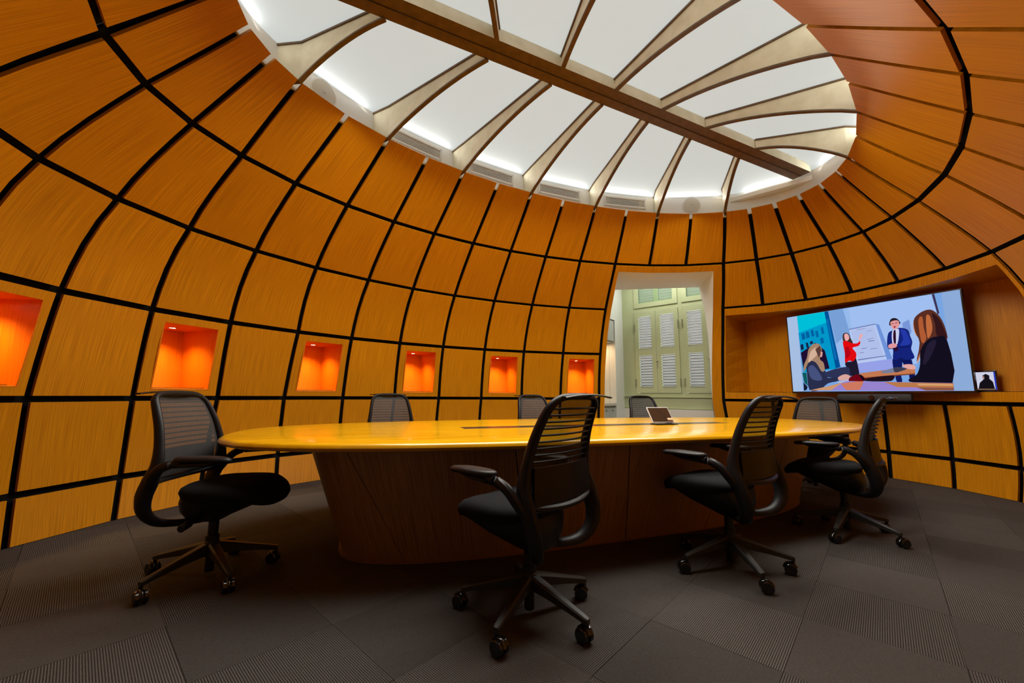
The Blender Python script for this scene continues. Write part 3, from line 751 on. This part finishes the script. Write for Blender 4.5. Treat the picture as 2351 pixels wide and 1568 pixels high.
# the picture: flat shapes traced in a 0..1 frame
src = [(115, 430), (1930, 105), (2115, 1180), (200, 1210)]; dst = [(0, 1), (1, 1), (1, 0), (0, 0)]
A_ = []; r_ = []
for (x, y), (X, Y) in zip(src, dst):
    A_ += [[x, y, 1, 0, 0, 0, -X*x, -X*y], [0, 0, 0, x, y, 1, -Y*x, -Y*y]]; r_ += [X, Y]
Hm = np.append(np.linalg.solve(np.array(A_, float), np.array(r_, float)), 1).reshape(3, 3)
def pic(x, y):
    q = Hm @ np.array([x, y, 1.0]); return min(max(q[0]/q[2], 0), 1), min(max(q[1]/q[2], 0), 1)
PIC = [
 ((120,165,225), [(115,430),(1930,105),(2115,1180),(200,1210)]),
 ((165,190,225), [(115,430),(220,412),(305,1205),(200,1210)]),
 ((140,170,215), [(1735,140),(1930,105),(2115,1180),(1905,1185)]),
 ((0,190,215), [(220,412),(505,362),(560,560),(600,760),(640,960),(310,1010),(245,590)]),
 ((0,150,200), [(240,590),(530,475),(600,740),(650,965),(300,1010)]),
 ((0,95,160), [(268,600),(300,588),(316,650),(282,664)]), ((0,95,160), [(312,582),(345,570),(360,634),(326,648)]), ((0,95,160), [(365,562),(390,552),(408,618),(380,630)]),
 ((0,100,165), [(412,570),(440,560),(455,625),(428,635)]), ((0,100,165), [(466,645),(500,632),(512,690),(478,702)]), ((0,100,165), [(470,530),(495,520),(512,590),(486,600)]),
 ((20,30,70), [(262,715),(290,705),(300,760),(270,772)]), ((20,30,70), [(318,695),(340,688),(352,742),(330,748)]), ((25,35,80), [(360,680),(390,670),(396,700),(366,712)]),
 ((30,15,50), [(268,800),(420,690),(520,770),(575,960),(480,980),(300,960)]),
 ((0,80,150), [(505,362),(545,355),(690,945),(640,960)]),
 ((10,110,180), [(530,440),(545,435),(650,860),(630,870)]),
 ((150,185,235), [(545,355),(760,318),(860,940),(690,945)]),
 ((160,190,240), [(760,318),(1630,160),(1760,560),(1500,900),(860,940)]),
 ((120,160,215), [(545,355),(700,328),(790,620),(700,640),(640,700)]),
 ((60,50,80), [(1635,160),(1660,155),(1720,360),(1700,370)]),
 ((110,145,215), [(1050,480),(1085,490),(1235,850),(1180,860)]), ((120,150,215), [(1330,470),(1400,430),(1430,560),(1400,640),(1350,600)]),
 ((185,200,240), [(770,545),(1040,485),(1170,850),(865,905)]),
 ((175,190,232), [(790,560),(1030,505),(1150,835),(880,880)]),
 ((115,135,190), [(765,540),(1045,478),(1048,490),(768,552)]), ((90,110,170), [(868,862),(1168,815),(1170,822),(868,872)]),
 ((120,125,180), [(850,545),(940,528),(942,532),(852,550)]), ((120,125,180), [(955,560),(1010,550),(1011,554),(956,564)]), ((110,115,170), [(965,645),(1030,632),(1031,636),(966,650)]),
 ((60,65,120), [(978,664),(1040,655),(1041,660),(979,670)]), ((110,115,175), [(905,745),(960,735),(961,741),(906,751)]), ((110,115,175), [(1000,748),(1070,735),(1071,740),(1001,753)]), ((120,120,180), [(890,790),(930,782),(931,788),(891,796)]),
 ((70,85,130), [(998,885),(1012,882),(1040,975),(1028,978)]),
 ((150,160,230), [(860,905),(1250,850),(1250,960),(880,1000)]),
]
PIC_N = len(PIC)
PIC += [
 # woman in red
 ((70,45,40), [(705,605),(730,582),(765,590),(790,640),(815,690),(770,690),(715,680)]),
 ((235,170,170), [(722,600),(750,590),(770,615),(772,645),(750,668),(728,650)]),
 ((225,10,15), [(708,680),(745,668),(800,690),(860,690),(885,665),(892,690),(870,720),(810,740),(850,790),(850,850),(825,885),(780,875),(738,900),(732,800)]),
 ((180,0,20), [(738,740),(770,735),(790,800),(760,850),(735,840)]),
 ((235,170,170), [(875,640),(890,595),(910,590),(915,612),(895,640),(890,665)]),
 ((30,25,45), [(740,898),(825,880),(850,850),(880,960),(885,1030),(800,1035),(760,960)]),
 # man in navy suit
 ((35,25,35), [(1198,450),(1220,422),(1265,420),(1300,450),(1305,480),(1200,500)]),
 ((225,150,150), [(1205,465),(1240,445),(1285,445),(1300,490),(1275,530),(1245,540),(1215,510)]),
 ((150,40,70), [(1240,505),(1262,502),(1258,522),(1244,522)]), ((60,30,40), [(1215,478),(1240,472),(1240,478),(1215,484)]), ((60,30,40), [(1255,468),(1280,464),(1280,470),(1255,475)]),
 ((15,25,95), [(1245,840),(1335,825),(1340,930),(1330,1010),(1345,1090),(1290,1095),(1262,1000),(1240,910)]),
 ((12,20,85), [(1330,825),(1430,850),(1452,905),(1478,1000),(1470,1080),(1430,1085),(1410,1000),(1360,920)]),
 ((20,35,120), [(1185,580),(1240,545),(1310,520),(1390,540),(1415,600),(1442,670),(1432,745),(1470,830),(1420,858),(1350,852),(1325,835),(1245,862),(1240,750),(1195,748),(1175,690)]),
 ((35,55,165), [(1310,540),(1365,545),(1400,610),(1425,670),(1400,700),(1310,712),(1345,640)]),
 ((14,26,100), [(1300,715),(1410,705),(1425,720),(1310,738)]),
 ((200,205,235), [(1225,560),(1280,530),(1300,560),(1285,690),(1235,700)]),
 ((45,10,40), [(1242,555),(1262,552),(1268,690),(1250,690),(1238,620)]),
 ((225,150,155), [(1190,705),(1240,685),(1280,700),(1265,730),(1200,740)]),
 ((40,15,45), [(1240,735),(1290,725),(1300,755),(1260,775)]),
 # desk behind
 ((195,120,80), [(885,1010),(1300,950),(1480,960),(1480,1005),(940,1052)]), ((120,60,40), [(940,1052),(1480,1000),(1480,1012),(945,1064)]),
 ((30,15,25), [(940,1066),(1240,1025),(1250,1070),(1190,1090),(960,1090)]),
 ((120,125,150), [(1120,985),(1250,945),(1330,960),(1240,1000),(1130,1005)]), ((60,60,80), [(1250,945),(1320,938),(1390,955),(1300,990),(1262,990)]),
 ((225,165,160), [(1340,920),(1400,905),(1470,915),(1480,955),(1400,955)]),
 # dark haired woman at the front
 ((200,130,95), [(1455,430),(1520,360),(1600,330),(1560,500),(1580,640),(1540,780),(1500,900),(1520,650),(1480,600),(1450,520)]),
 ((90,45,35), [(1450,440),(1500,370),(1580,328),(1650,330),(1730,400),(1790,520),(1810,640),(1700,610),(1600,650),(1540,750),(1490,880),(1520,680),(1470,560)]),
 ((175,90,50), [(1500,440),(1540,400),(1560,520),(1590,620),(1560,680),(1530,640)]), ((190,105,60), [(1580,400),(1620,390),(1650,500),(1640,580),(1600,620)]),
 ((50,22,25), [(1640,360),(1720,420),(1780,540),(1805,620),(1700,600),(1680,480)]),
 ((18,14,30), [(1420,1090),(1500,1010),(1530,900),(1530,760),(1600,650),(1700,608),(1812,650),(1880,1100)]),
 ((35,28,50), [(1600,700),(1680,640),(1690,700),(1620,860),(1560,900)]),
 # blonde woman
 ((40,45,75), [(335,930),(380,885),(450,900),(540,1000),(560,1060),(660,1050),(675,1090),(560,1120),(480,1190),(370,1190),(340,1020)]),
 ((70,80,125), [(350,960),(400,930),(470,1010),(500,1080),(440,1090),(380,1060)]),
 ((165,130,105), [(350,760),(400,705),(460,705),(490,770),(470,860),(510,900),(525,980),(490,990),(430,900),(360,890),(310,1000),(305,930),(335,850)]),
 ((210,175,150), [(370,790),(430,740),(450,800),(400,860),(350,900)]), ((90,60,55), [(420,760),(470,720),(488,790),(460,850)]), ((220,160,150), [(478,780),(498,790),(495,835),(475,845)]),
 ((45,50,85), [(535,1000),(760,940),(790,1010),(800,1040),(680,1050),(560,1055)]),
 ((220,165,155), [(672,1050),(740,1020),(795,1040),(770,1075),(680,1085)]), ((185,190,215), [(655,1105),(830,1065),(838,1078),(700,1115)]),
 ((110,5,20), [(800,1045),(900,1020),(960,1085),(820,1095),(780,1090)]), ((25,10,25), [(880,1020),(920,1030),(960,1085),(930,1088)]),
]
PIC_M = len(PIC)
PIC += [
 # table in front
 ((150,130,205), [(370,1195),(560,1150),(760,1092),(1890,1100),(1900,1180),(1100,1190)]),
 ((205,120,95), [(700,1120),(860,1093),(940,1093),(900,1185),(760,1190),(720,1150)]), ((205,150,110), [(370,1195),(600,1140),(720,1105),(600,1190)]),
 ((185,120,75), [(1150,1097),(1890,1102),(1895,1150),(1300,1150)]), ((215,160,110), [(1500,1110),(1880,1110),(1890,1130),(1520,1130)]), ((140,85,70), [(1500,1150),(1895,1150),(1898,1180),(1600,1183)]),
 ((10,90,90), [(290,1010),(335,1010),(350,1150),(312,1110)]), ((20,20,40), [(305,1110),(350,1160),(340,1190),(312,1200)]),
]
DESKS = {i for i, (c, p) in enumerate(PIC) if c in ((195,120,80), (120,60,40), (120,125,150))}
V = []; F = []; CC = []
for k, (c, poly) in enumerate(PIC):
    i0 = len(V)
    if PIC_N <= k < PIC_M and len(poly) > 4 and k not in DESKS: poly = [(p[0], p[1]) for p in catmull(poly, 3, True)]
    for (x, y) in poly:
        a, b = pic(x, y); V.append(Vector((TVX-0.0006-0.00002*k, SL+(SR-SL)*a, SB+(ST-SB)*b))); CC.append(srgb(*c))
    F.append(tuple(range(i0, len(V))))
me = bpy.data.meshes.new('screen_picture'); me.from_pydata([tuple(v) for v in V], [], F)
ca = me.color_attributes.new('shade', 'FLOAT_COLOR', 'POINT')
for i, c in enumerate(CC): ca.data[i].color = c
mm = bpy.data.materials.new('screen_picture'); mm.use_nodes = True; nt = mm.node_tree; nt.nodes.clear()
at = nt.nodes.new('ShaderNodeVertexColor'); at.layer_name = 'shade'; em = nt.nodes.new('ShaderNodeEmission'); em.inputs[1].default_value = 1.0; ou = nt.nodes.new('ShaderNodeOutputMaterial')
nt.links.new(at.outputs[0], em.inputs[0]); nt.links.new(em.outputs[0], ou.inputs[0]); me.materials.append(mm)
# earclip concave shapes
bm = bmesh.new(); bm.from_mesh(me); bmesh.ops.triangulate(bm, faces=bm.faces, ngon_method='EAR_CLIP'); bm.to_mesh(me); bm.free()
so = link('screen_picture', me); me.transform(Matrix.Translation(-tv.location)); so.parent = tv

# ---- video bar under the screen
vb = empty('video_bar', (3.97, -0.085, 1.005)); tag(vb, 'slim black video conferencing bar hanging below the large screen', 'video bar')
n_ = 20; loops = []
def bar_loop(y, sc):
    return [Vector((0.035*sc*math.copysign(abs(math.cos(2*PI*k/16))**0.6, math.cos(2*PI*k/16)), y, 0.046*sc*math.copysign(abs(math.sin(2*PI*k/16))**0.6, math.sin(2*PI*k/16)))) for k in range(16)]
g = Geo(); g.loft([bar_loop(y, s_) for y, s_ in ((-0.372, 0.55), (-0.368, 0.8), (-0.355, 0.95), (-0.33, 1), (0.33, 1), (0.355, 0.95), (0.368, 0.8), (0.372, 0.55))]); g.build('bar_body', mat('bar_fabric', (0.022, 0.021, 0.021), 0.75), vb)
g = Geo(); g.cyl((-0.036, 0.0, 0.0), 0.03, 0.008, 24, (1, 0, 0)); g.build('camera_lens', GLOSSB, vb)
cu = bpy.data.curves.new('logo', 'FONT'); cu.body = 'poly'; cu.size = 0.030; cu.align_x = 'LEFT'; cu.extrude = 0.0004
to = bpy.data.objects.new('logo_tmp', cu); COL.objects.link(to); bpy.context.view_layer.update()
lm = bpy.data.meshes.new_from_object(to.evaluated_get(bpy.context.evaluated_depsgraph_get())); bpy.data.objects.remove(to)
LOGO = mat('logo_grey', (0.30, 0.28, 0.27), 0.5); lm.materials.clear(); lm.materials.append(LOGO)
lo = link('logo_lettering', lm, vb); lo.matrix_local = Matrix(((0, 0, -1, -0.0362), (-1, 0, 0, -0.195), (0, 1, 0, -0.008), (0, 0, 0, 1)))
g = Geo(); g.add([Vector((-0.0366, y, z)) for y, z in ((-0.170, 0.014), (-0.188, 0.003), (-0.170, -0.010))]+[Vector((-0.0360, y, z)) for y, z in ((-0.170, 0.014), (-0.188, 0.003), (-0.170, -0.010))], [(0,1,2),(3,5,4),(0,3,4,1),(1,4,5,2),(2,5,3,0)])
g.build('logo_emblem', LOGO, vb, False)

# ---- small display standing in the recess beside the screen
sd = empty('small_display', (4.13, -1.0, 1.072)); tag(sd, 'small tablet display standing in the recess beside the large screen', 'display')
g = Geo(); g.box((0.012, 0, 0.115), (0.02, 0.17, 0.225)); bevel(g.build('casing', GLOSSB, sd, False), 0.005)
g = Geo(); g.box((0.03, 0, 0.01), (0.09, 0.12, 0.02)); g.build('stand_foot', PLAST, sd, False)
SMALL = [((205,205,225), [(0,0),(1,0),(1,1),(0,1)]), ((20,16,24), [(0.1,0.05),(0.9,0.05),(0.85,0.45),(0.7,0.62),(0.72,0.8),(0.55,0.9),(0.38,0.8),(0.42,0.6),(0.2,0.4)]), ((170,130,120), [(0.38,0.62),(0.46,0.60),(0.46,0.78),(0.38,0.76)]), ((120,90,70), [(0,0),(1,0),(1,0.07),(0,0.08)]), ((40,60,190), [(0.93,0),(1,0),(1,1),(0.93,1)])]
V = []; F = []; CC = []
for k, (c, poly) in enumerate(SMALL):
    i0 = len(V)
    for a, b in poly: V.append((0.0012-0.0001*k, 0.073-0.146*a, 0.022+0.19*b)); CC.append(srgb(*c))
    F.append(tuple(range(i0, len(V))))
me = bpy.data.meshes.new('display_picture'); me.from_pydata(V, [], F); ca = me.color_attributes.new('shade', 'FLOAT_COLOR', 'POINT')
for i, c in enumerate(CC): ca.data[i].color = c
me.materials.append(mm); bm = bmesh.new(); bm.from_mesh(me); bmesh.ops.triangulate(bm, faces=bm.faces, ngon_method='EAR_CLIP'); bm.to_mesh(me); bm.free()
link('display_picture', me, sd)

# ---- swivel chairs (front is +X)
def make_chair():
    R = empty('swivel_chair', (0, 0, 0))
    # star base
    g = Geo(); g.cyl((0, 0, 0.148), 0.037, 0.08, 20); g.build('base_hub', METAL_D, R)
    for k in range(5):
        a = 2*PI*k/5; ca_, sa_ = math.cos(a), math.sin(a); dv = Vector((ca_, sa_, 0)); nv = Vector((-sa_, ca_, 0)); loops = []
        for r, z0, z1, hw in ((0.015, 0.118, 0.184, 0.027), (0.10, 0.112, 0.162, 0.024), (0.20, 0.098, 0.134, 0.019), (0.285, 0.083, 0.111, 0.016), (0.312, 0.076, 0.103, 0.0155), (0.324, 0.078, 0.098, 0.010)):
            c = dv*r; b_ = hw*0.35
            loops.append([c-nv*hw+Vector((0,0,z0+b_*.6)), c-nv*(hw-b_)+Vector((0,0,z0)), c+nv*(hw-b_)+Vector((0,0,z0)), c+nv*hw+Vector((0,0,z0+b_*.6)), c+nv*hw+Vector((0,0,z1-b_)), c+nv*(hw-b_)+Vector((0,0,z1)), c-nv*(hw-b_)+Vector((0,0,z1)), c-nv*hw+Vector((0,0,z1-b_))])
        g = Geo(); g.loft(loops); g.build('leg', METAL_D, R, True, None, 40)
        g = Geo(); cc = dv*0.316
        b2 = a+0.9+k*1.7; ax = Vector((math.cos(b2), math.sin(b2), 0)); bx = Vector((-ax.y, ax.x, 0)); o2 = cc+bx*0.016
        g.cyl(cc+Vector((0, 0, 0.070)), 0.009, 0.036, 12)
        for s_ in (-1, 1): g.cyl(o2+ax*(0.0155*s_)+Vector((0, 0, 0.0315)), 0.0315, 0.022, 22, ax)
        g.tube([o2+bx*(0.035*math.cos(q))+Vector((0, 0, 0.0315+0.035*math.sin(q))) for q in (0.2, 0.7, 1.2, 1.7, 2.2, 2.8)], (0.004, 0.011), 8, ref=(0,0,1))
        g.build('caster', GLOSSB, R)
    g = Geo(); g.cyl((0, 0, 0.235), 0.025, 0.20, 18); g.cyl((0, 0, 0.200), 0.033, 0.04, 18); g.cyl((0, 0, 0.075), 0.023, 0.10, 18); g.build('gas_cylinder', PLAST, R)
    # mechanism and seat
    def rl(x0, x1, hw, z, n=24, e=3.0): return super_loop((x1-x0)/2, hw, e, n, z, ((x0+x1)/2, 0))
    g = Geo(); g.loft([rl(-0.17, -0.03, 0.06, 0.300), rl(-0.20, 0.00, 0.09, 0.318), rl(-0.21, 0.12, 0.16, 0.37), rl(-0.20, 0.22, 0.215, 0.425), rl(-0.19, 0.25, 0.225, 0.462)]); g.build('seat_pan', PLAST, R); 
    prof = ((0.05, 0.430), (0.012, 0.440), (0.0, 0.470), (0.006, 0.496), (0.03, 0.514), (0.08, 0.522), (0.16, 0.524))
    loops = []
    for ins, z in prof:
        L = []
        for v in super_loop(0.245-ins, 0.245-ins, 2.8, 40, z, (0.045, 0)):
            x = v.x; zz = v.z-0.055*max(0, (x-0.10)/0.19)**2+0.010*max(0, (-x-0.05)/0.15); zz -= 0.012*(1-(v.y/0.245)**2)*(1 if z > 0.49 else 0)
            wd = 1-0.10*max(0, (x-0.05)/0.24)
            L.append(Vector((x, v.y*wd, zz)))
        loops.append(L)
    g = Geo(); g.loft(loops); g.build('seat', FABRIC, R, True, None, 60)
    g = Geo(); g.cyl((-0.06, -0.15, 0.345), 0.011, 0.16, 12, (0, 1, 0.15)); g.cyl((-0.06, -0.24, 0.332), 0.018, 0.06, 14, (0, 1, 0.15)); g.build('height_lever', PLAST, R)
    # back frame: one continuous loop from under the seat up and around
    half = [(-0.10, 0.030, 0.312), (-0.20, 0.105, 0.312), (-0.268, 0.178, 0.335), (-0.300, 0.224, 0.395), (-0.296, 0.243, 0.475), (-0.268, 0.247, 0.555), (-0.252, 0.240, 0.63), (-0.262, 0.228, 0.72), (-0.288, 0.213, 0.82), (-0.325, 0.197, 0.91), (-0.352, 0.178, 0.96), (-0.368, 0.135, 0.988), (-0.374, 0.06, 0.996)]
    rad = [0.018, 0.024, 0.030, 0.036, 0.041, 0.042, 0.032, 0.025, 0.023, 0.021, 0.019, 0.017, 0.016]; radb = [0.015, 0.018, 0.020, 0.022, 0.024, 0.025, 0.022, 0.019, 0.0175, 0.017, 0.016, 0.015, 0.015]
    full = half+[(x, -y, z) for x, y, z in reversed(half)]; rr = rad+rad[::-1]
    P = catmull(full, 5); ri = np.interp(np.linspace(0, len(full)-1, len(P)), range(len(full)), rr)
    g = Geo(); rb_ = np.interp(np.linspace(0, len(full)-1, len(P)), range(len(full)), radb+radb[::-1]); g.tube(P, [(r, q) for r, q in zip(ri, rb_)], 12, ref=(1, 0, 0.2)); g.build('back_frame', PLAST, R)
    zs = np.array([h[2] for h in half[4:]]); xs_ = np.array([h[0] for h in half[4:]]); ys_ = np.array([h[1] for h in half[4:]])
    def bp(u, z, off=0.0):
        x = float(np.interp(z, zs, xs_)); y = float(np.interp(z, zs, ys_)); return Vector((x-0.035*(1-u*u)-off, u*(y-0.008), z))
    V = []; F = []; nu, nz = 10, 14
    for i in range(nz+1):
        for k in range(nu+1): V.append(bp(-1+2*k/nu, 0.555+(0.985-0.555)*i/nz, -0.004))
    for i in range(nz):
        for k in range(nu): q = i*(nu+1)+k; F.append((q, q+1, q+nu+2, q+nu+1))
    mesh('mesh_back', V, F, NET, R, True)
    for i in range(9):
        z = 0.722+i*0.0278; g = Geo(); g.tube([bp(-1+2*k/8, z, 0.010) for k in range(9)], (0.0045, 0.006), 6, ref=(0, 0, 1)); g.build('back_slat', PLAST, R)
    V = []; nu = 8
    for off in (0.012, 0.026):
        for z in (0.550, 0.562, 0.68, 0.70):
            for k in range(nu+1): V.append(bp((-1+2*k/nu)*0.94, z, off if 0.555 < z < 0.69 else off-0.003))
    n1 = nu+1; F = []
    for s_ in (0, 4*n1):
        for i in range(3):
            for k in range(nu): q = s_+i*n1+k; F.append((q, q+1, q+n1+1, q+n1))
    for i in range(3):
        for k in (0, nu): q = i*n1+k; F.append((q, q+n1, q+n1+4*n1, q+4*n1))
    for k in range(nu): F.append((k, k+1, k+1+4*n1, k+4*n1)); q = 3*n1+k; F.append((q, q+1, q+1+4*n1, q+4*n1))
    autosmooth(mesh('lumbar_support', V, F, PLAST, R), 40)
    g = Geo(); g.tube(catmull([(-0.268, 0.235, 0.545), (-0.300, 0.16, 0.537), (-0.322, 0.07, 0.533), (-0.326, 0, 0.532), (-0.322, -0.07, 0.533), (-0.300, -0.16, 0.537), (-0.268, -0.235, 0.545)], 4), (0.015, 0.021), 10, ref=(0, 0, 1)); g.build('lower_crossbar', PLAST, R)
    # arms
    for s_ in (-1, 1):
        P = catmull([(-0.268, 0.252*s_, 0.52), (-0.245, 0.275*s_, 0.565), (-0.205, 0.288*s_, 0.615), (-0.150, 0.290*s_, 0.640), (-0.085, 0.288*s_, 0.645)], 4)
        g = Geo(); g.tube(P, [(0.026-0.006*i/len(P), 0.020) for i in range(len(P))], 10, ref=(1, 0, 0.2)); g.tube([(-0.10, 0.288*s_, 0.640), (0.02, 0.285*s_, 0.645), (0.07, 0.284*s_, 0.652)], [(0.016, 0.026), (0.013, 0.026), (0.006, 0.02)], 10, ref=(0, 0, 1)); ar = g.build('armrest', PLAST, R)
        loops = []
        for ins, z in ((0.012, 0.655), (0.002, 0.660), (0.0, 0.668), (0.004, 0.676), (0.016, 0.681)):
            L = []
            for v in super_loop(0.138-ins, 0.048-ins, 2.6, 28, z, (0.005, 0.284*s_)):
                q = (v.x-0.005)/0.135; L.append(Vector((v.x, 0.284*s_+(v.y-0.284*s_)*(1-0.18*max(0, q)), v.z-0.010*max(0, q-0.3))))
            loops.append(L)
        g = Geo(); g.loft(loops); g.build('arm_pad', FABRIC if False else PLAST, ar, True, None, 60)
    # coat hanger behind the top
    g = Geo(); g.tube(catmull([(-0.425, y, 1.004-0.30*y*y) for y in (-0.20, -0.12, -0.04, 0.04, 0.12, 0.20)], 3), (0.005, 0.014), 8, ref=(0, 0, 1))
    for y in (-0.045, 0.045): g.tube([(-0.372, y, 0.985), (-0.395, y, 0.996), (-0.424, y*0.7, 1.003)], [(0.005, 0.012), (0.005, 0.010), (0.004, 0.009)], 8, ref=(0, 0, 1))
    g.build('coat_hanger', PLAST, R)
    for ch in R.children:      # seat and back sit forward of the column
        n0 = ch.name.split('.')[0]
        if n0 in ('leg', 'caster', 'base_hub', 'gas_cylinder'): continue
        dx = 0.075 if n0 in ('seat', 'seat_pan', 'height_lever') else 0.095
        ch.data.transform(Matrix.Translation((dx, 0, 0)))
        for c2 in ch.children: c2.data.transform(Matrix.Translation((dx, 0, 0)))
    return R
proto = make_chair()
def copy_tree(o, parent=None):
    c = o.copy(); COL.objects.link(c); c.parent = parent
    for ch in list(o.children): copy_tree(ch, c)
    return c
# x, y, facing angle of the seat (deg), star angle (deg), label
CH = [(-2.745, 0.165, -23, 8, 'black mesh swivel chair at the near end of the table, seat showing sideways'),
      (-1.32, -0.92, 114, 2, 'black mesh swivel chair nearest the viewer, seen from behind before the table'),
      (0.02, -0.96, 101, 27, 'black mesh swivel chair seen from behind, second along the near table side'),
      (1.37, -0.925, 109, 50, 'black mesh swivel chair seen in profile below the large screen'),
      (-1.52, 1.73, -84, 30, 'black mesh chair back rising behind the table under the third niche'),
      (0.21, 1.63, -88, 10, 'black mesh chair back half hidden by the nearest chair, behind the table'),
      (1.92, 1.55, -100, 44, 'black mesh chair back standing in front of the doorway'),
      (2.80, 0.03, -172, 36, 'black mesh chair at the far table end before the video bar')]
for i, (x, y, a, st, lb) in enumerate(CH):
    o = proto if i == 0 else copy_tree(proto)
    o.location = (x, y, 0); o.rotation_euler = (0, 0, math.radians(a)); tag(o, lb, 'chair', 'swivel chairs around the conference table')
    rs = Matrix.Rotation(math.radians(st-a), 4, 'Z')
    for ch in o.children:
        if ch.name.split('.')[0] in ('leg', 'caster', 'base_hub', 'gas_cylinder'): ch.matrix_local = rs @ Matrix.Identity(4)
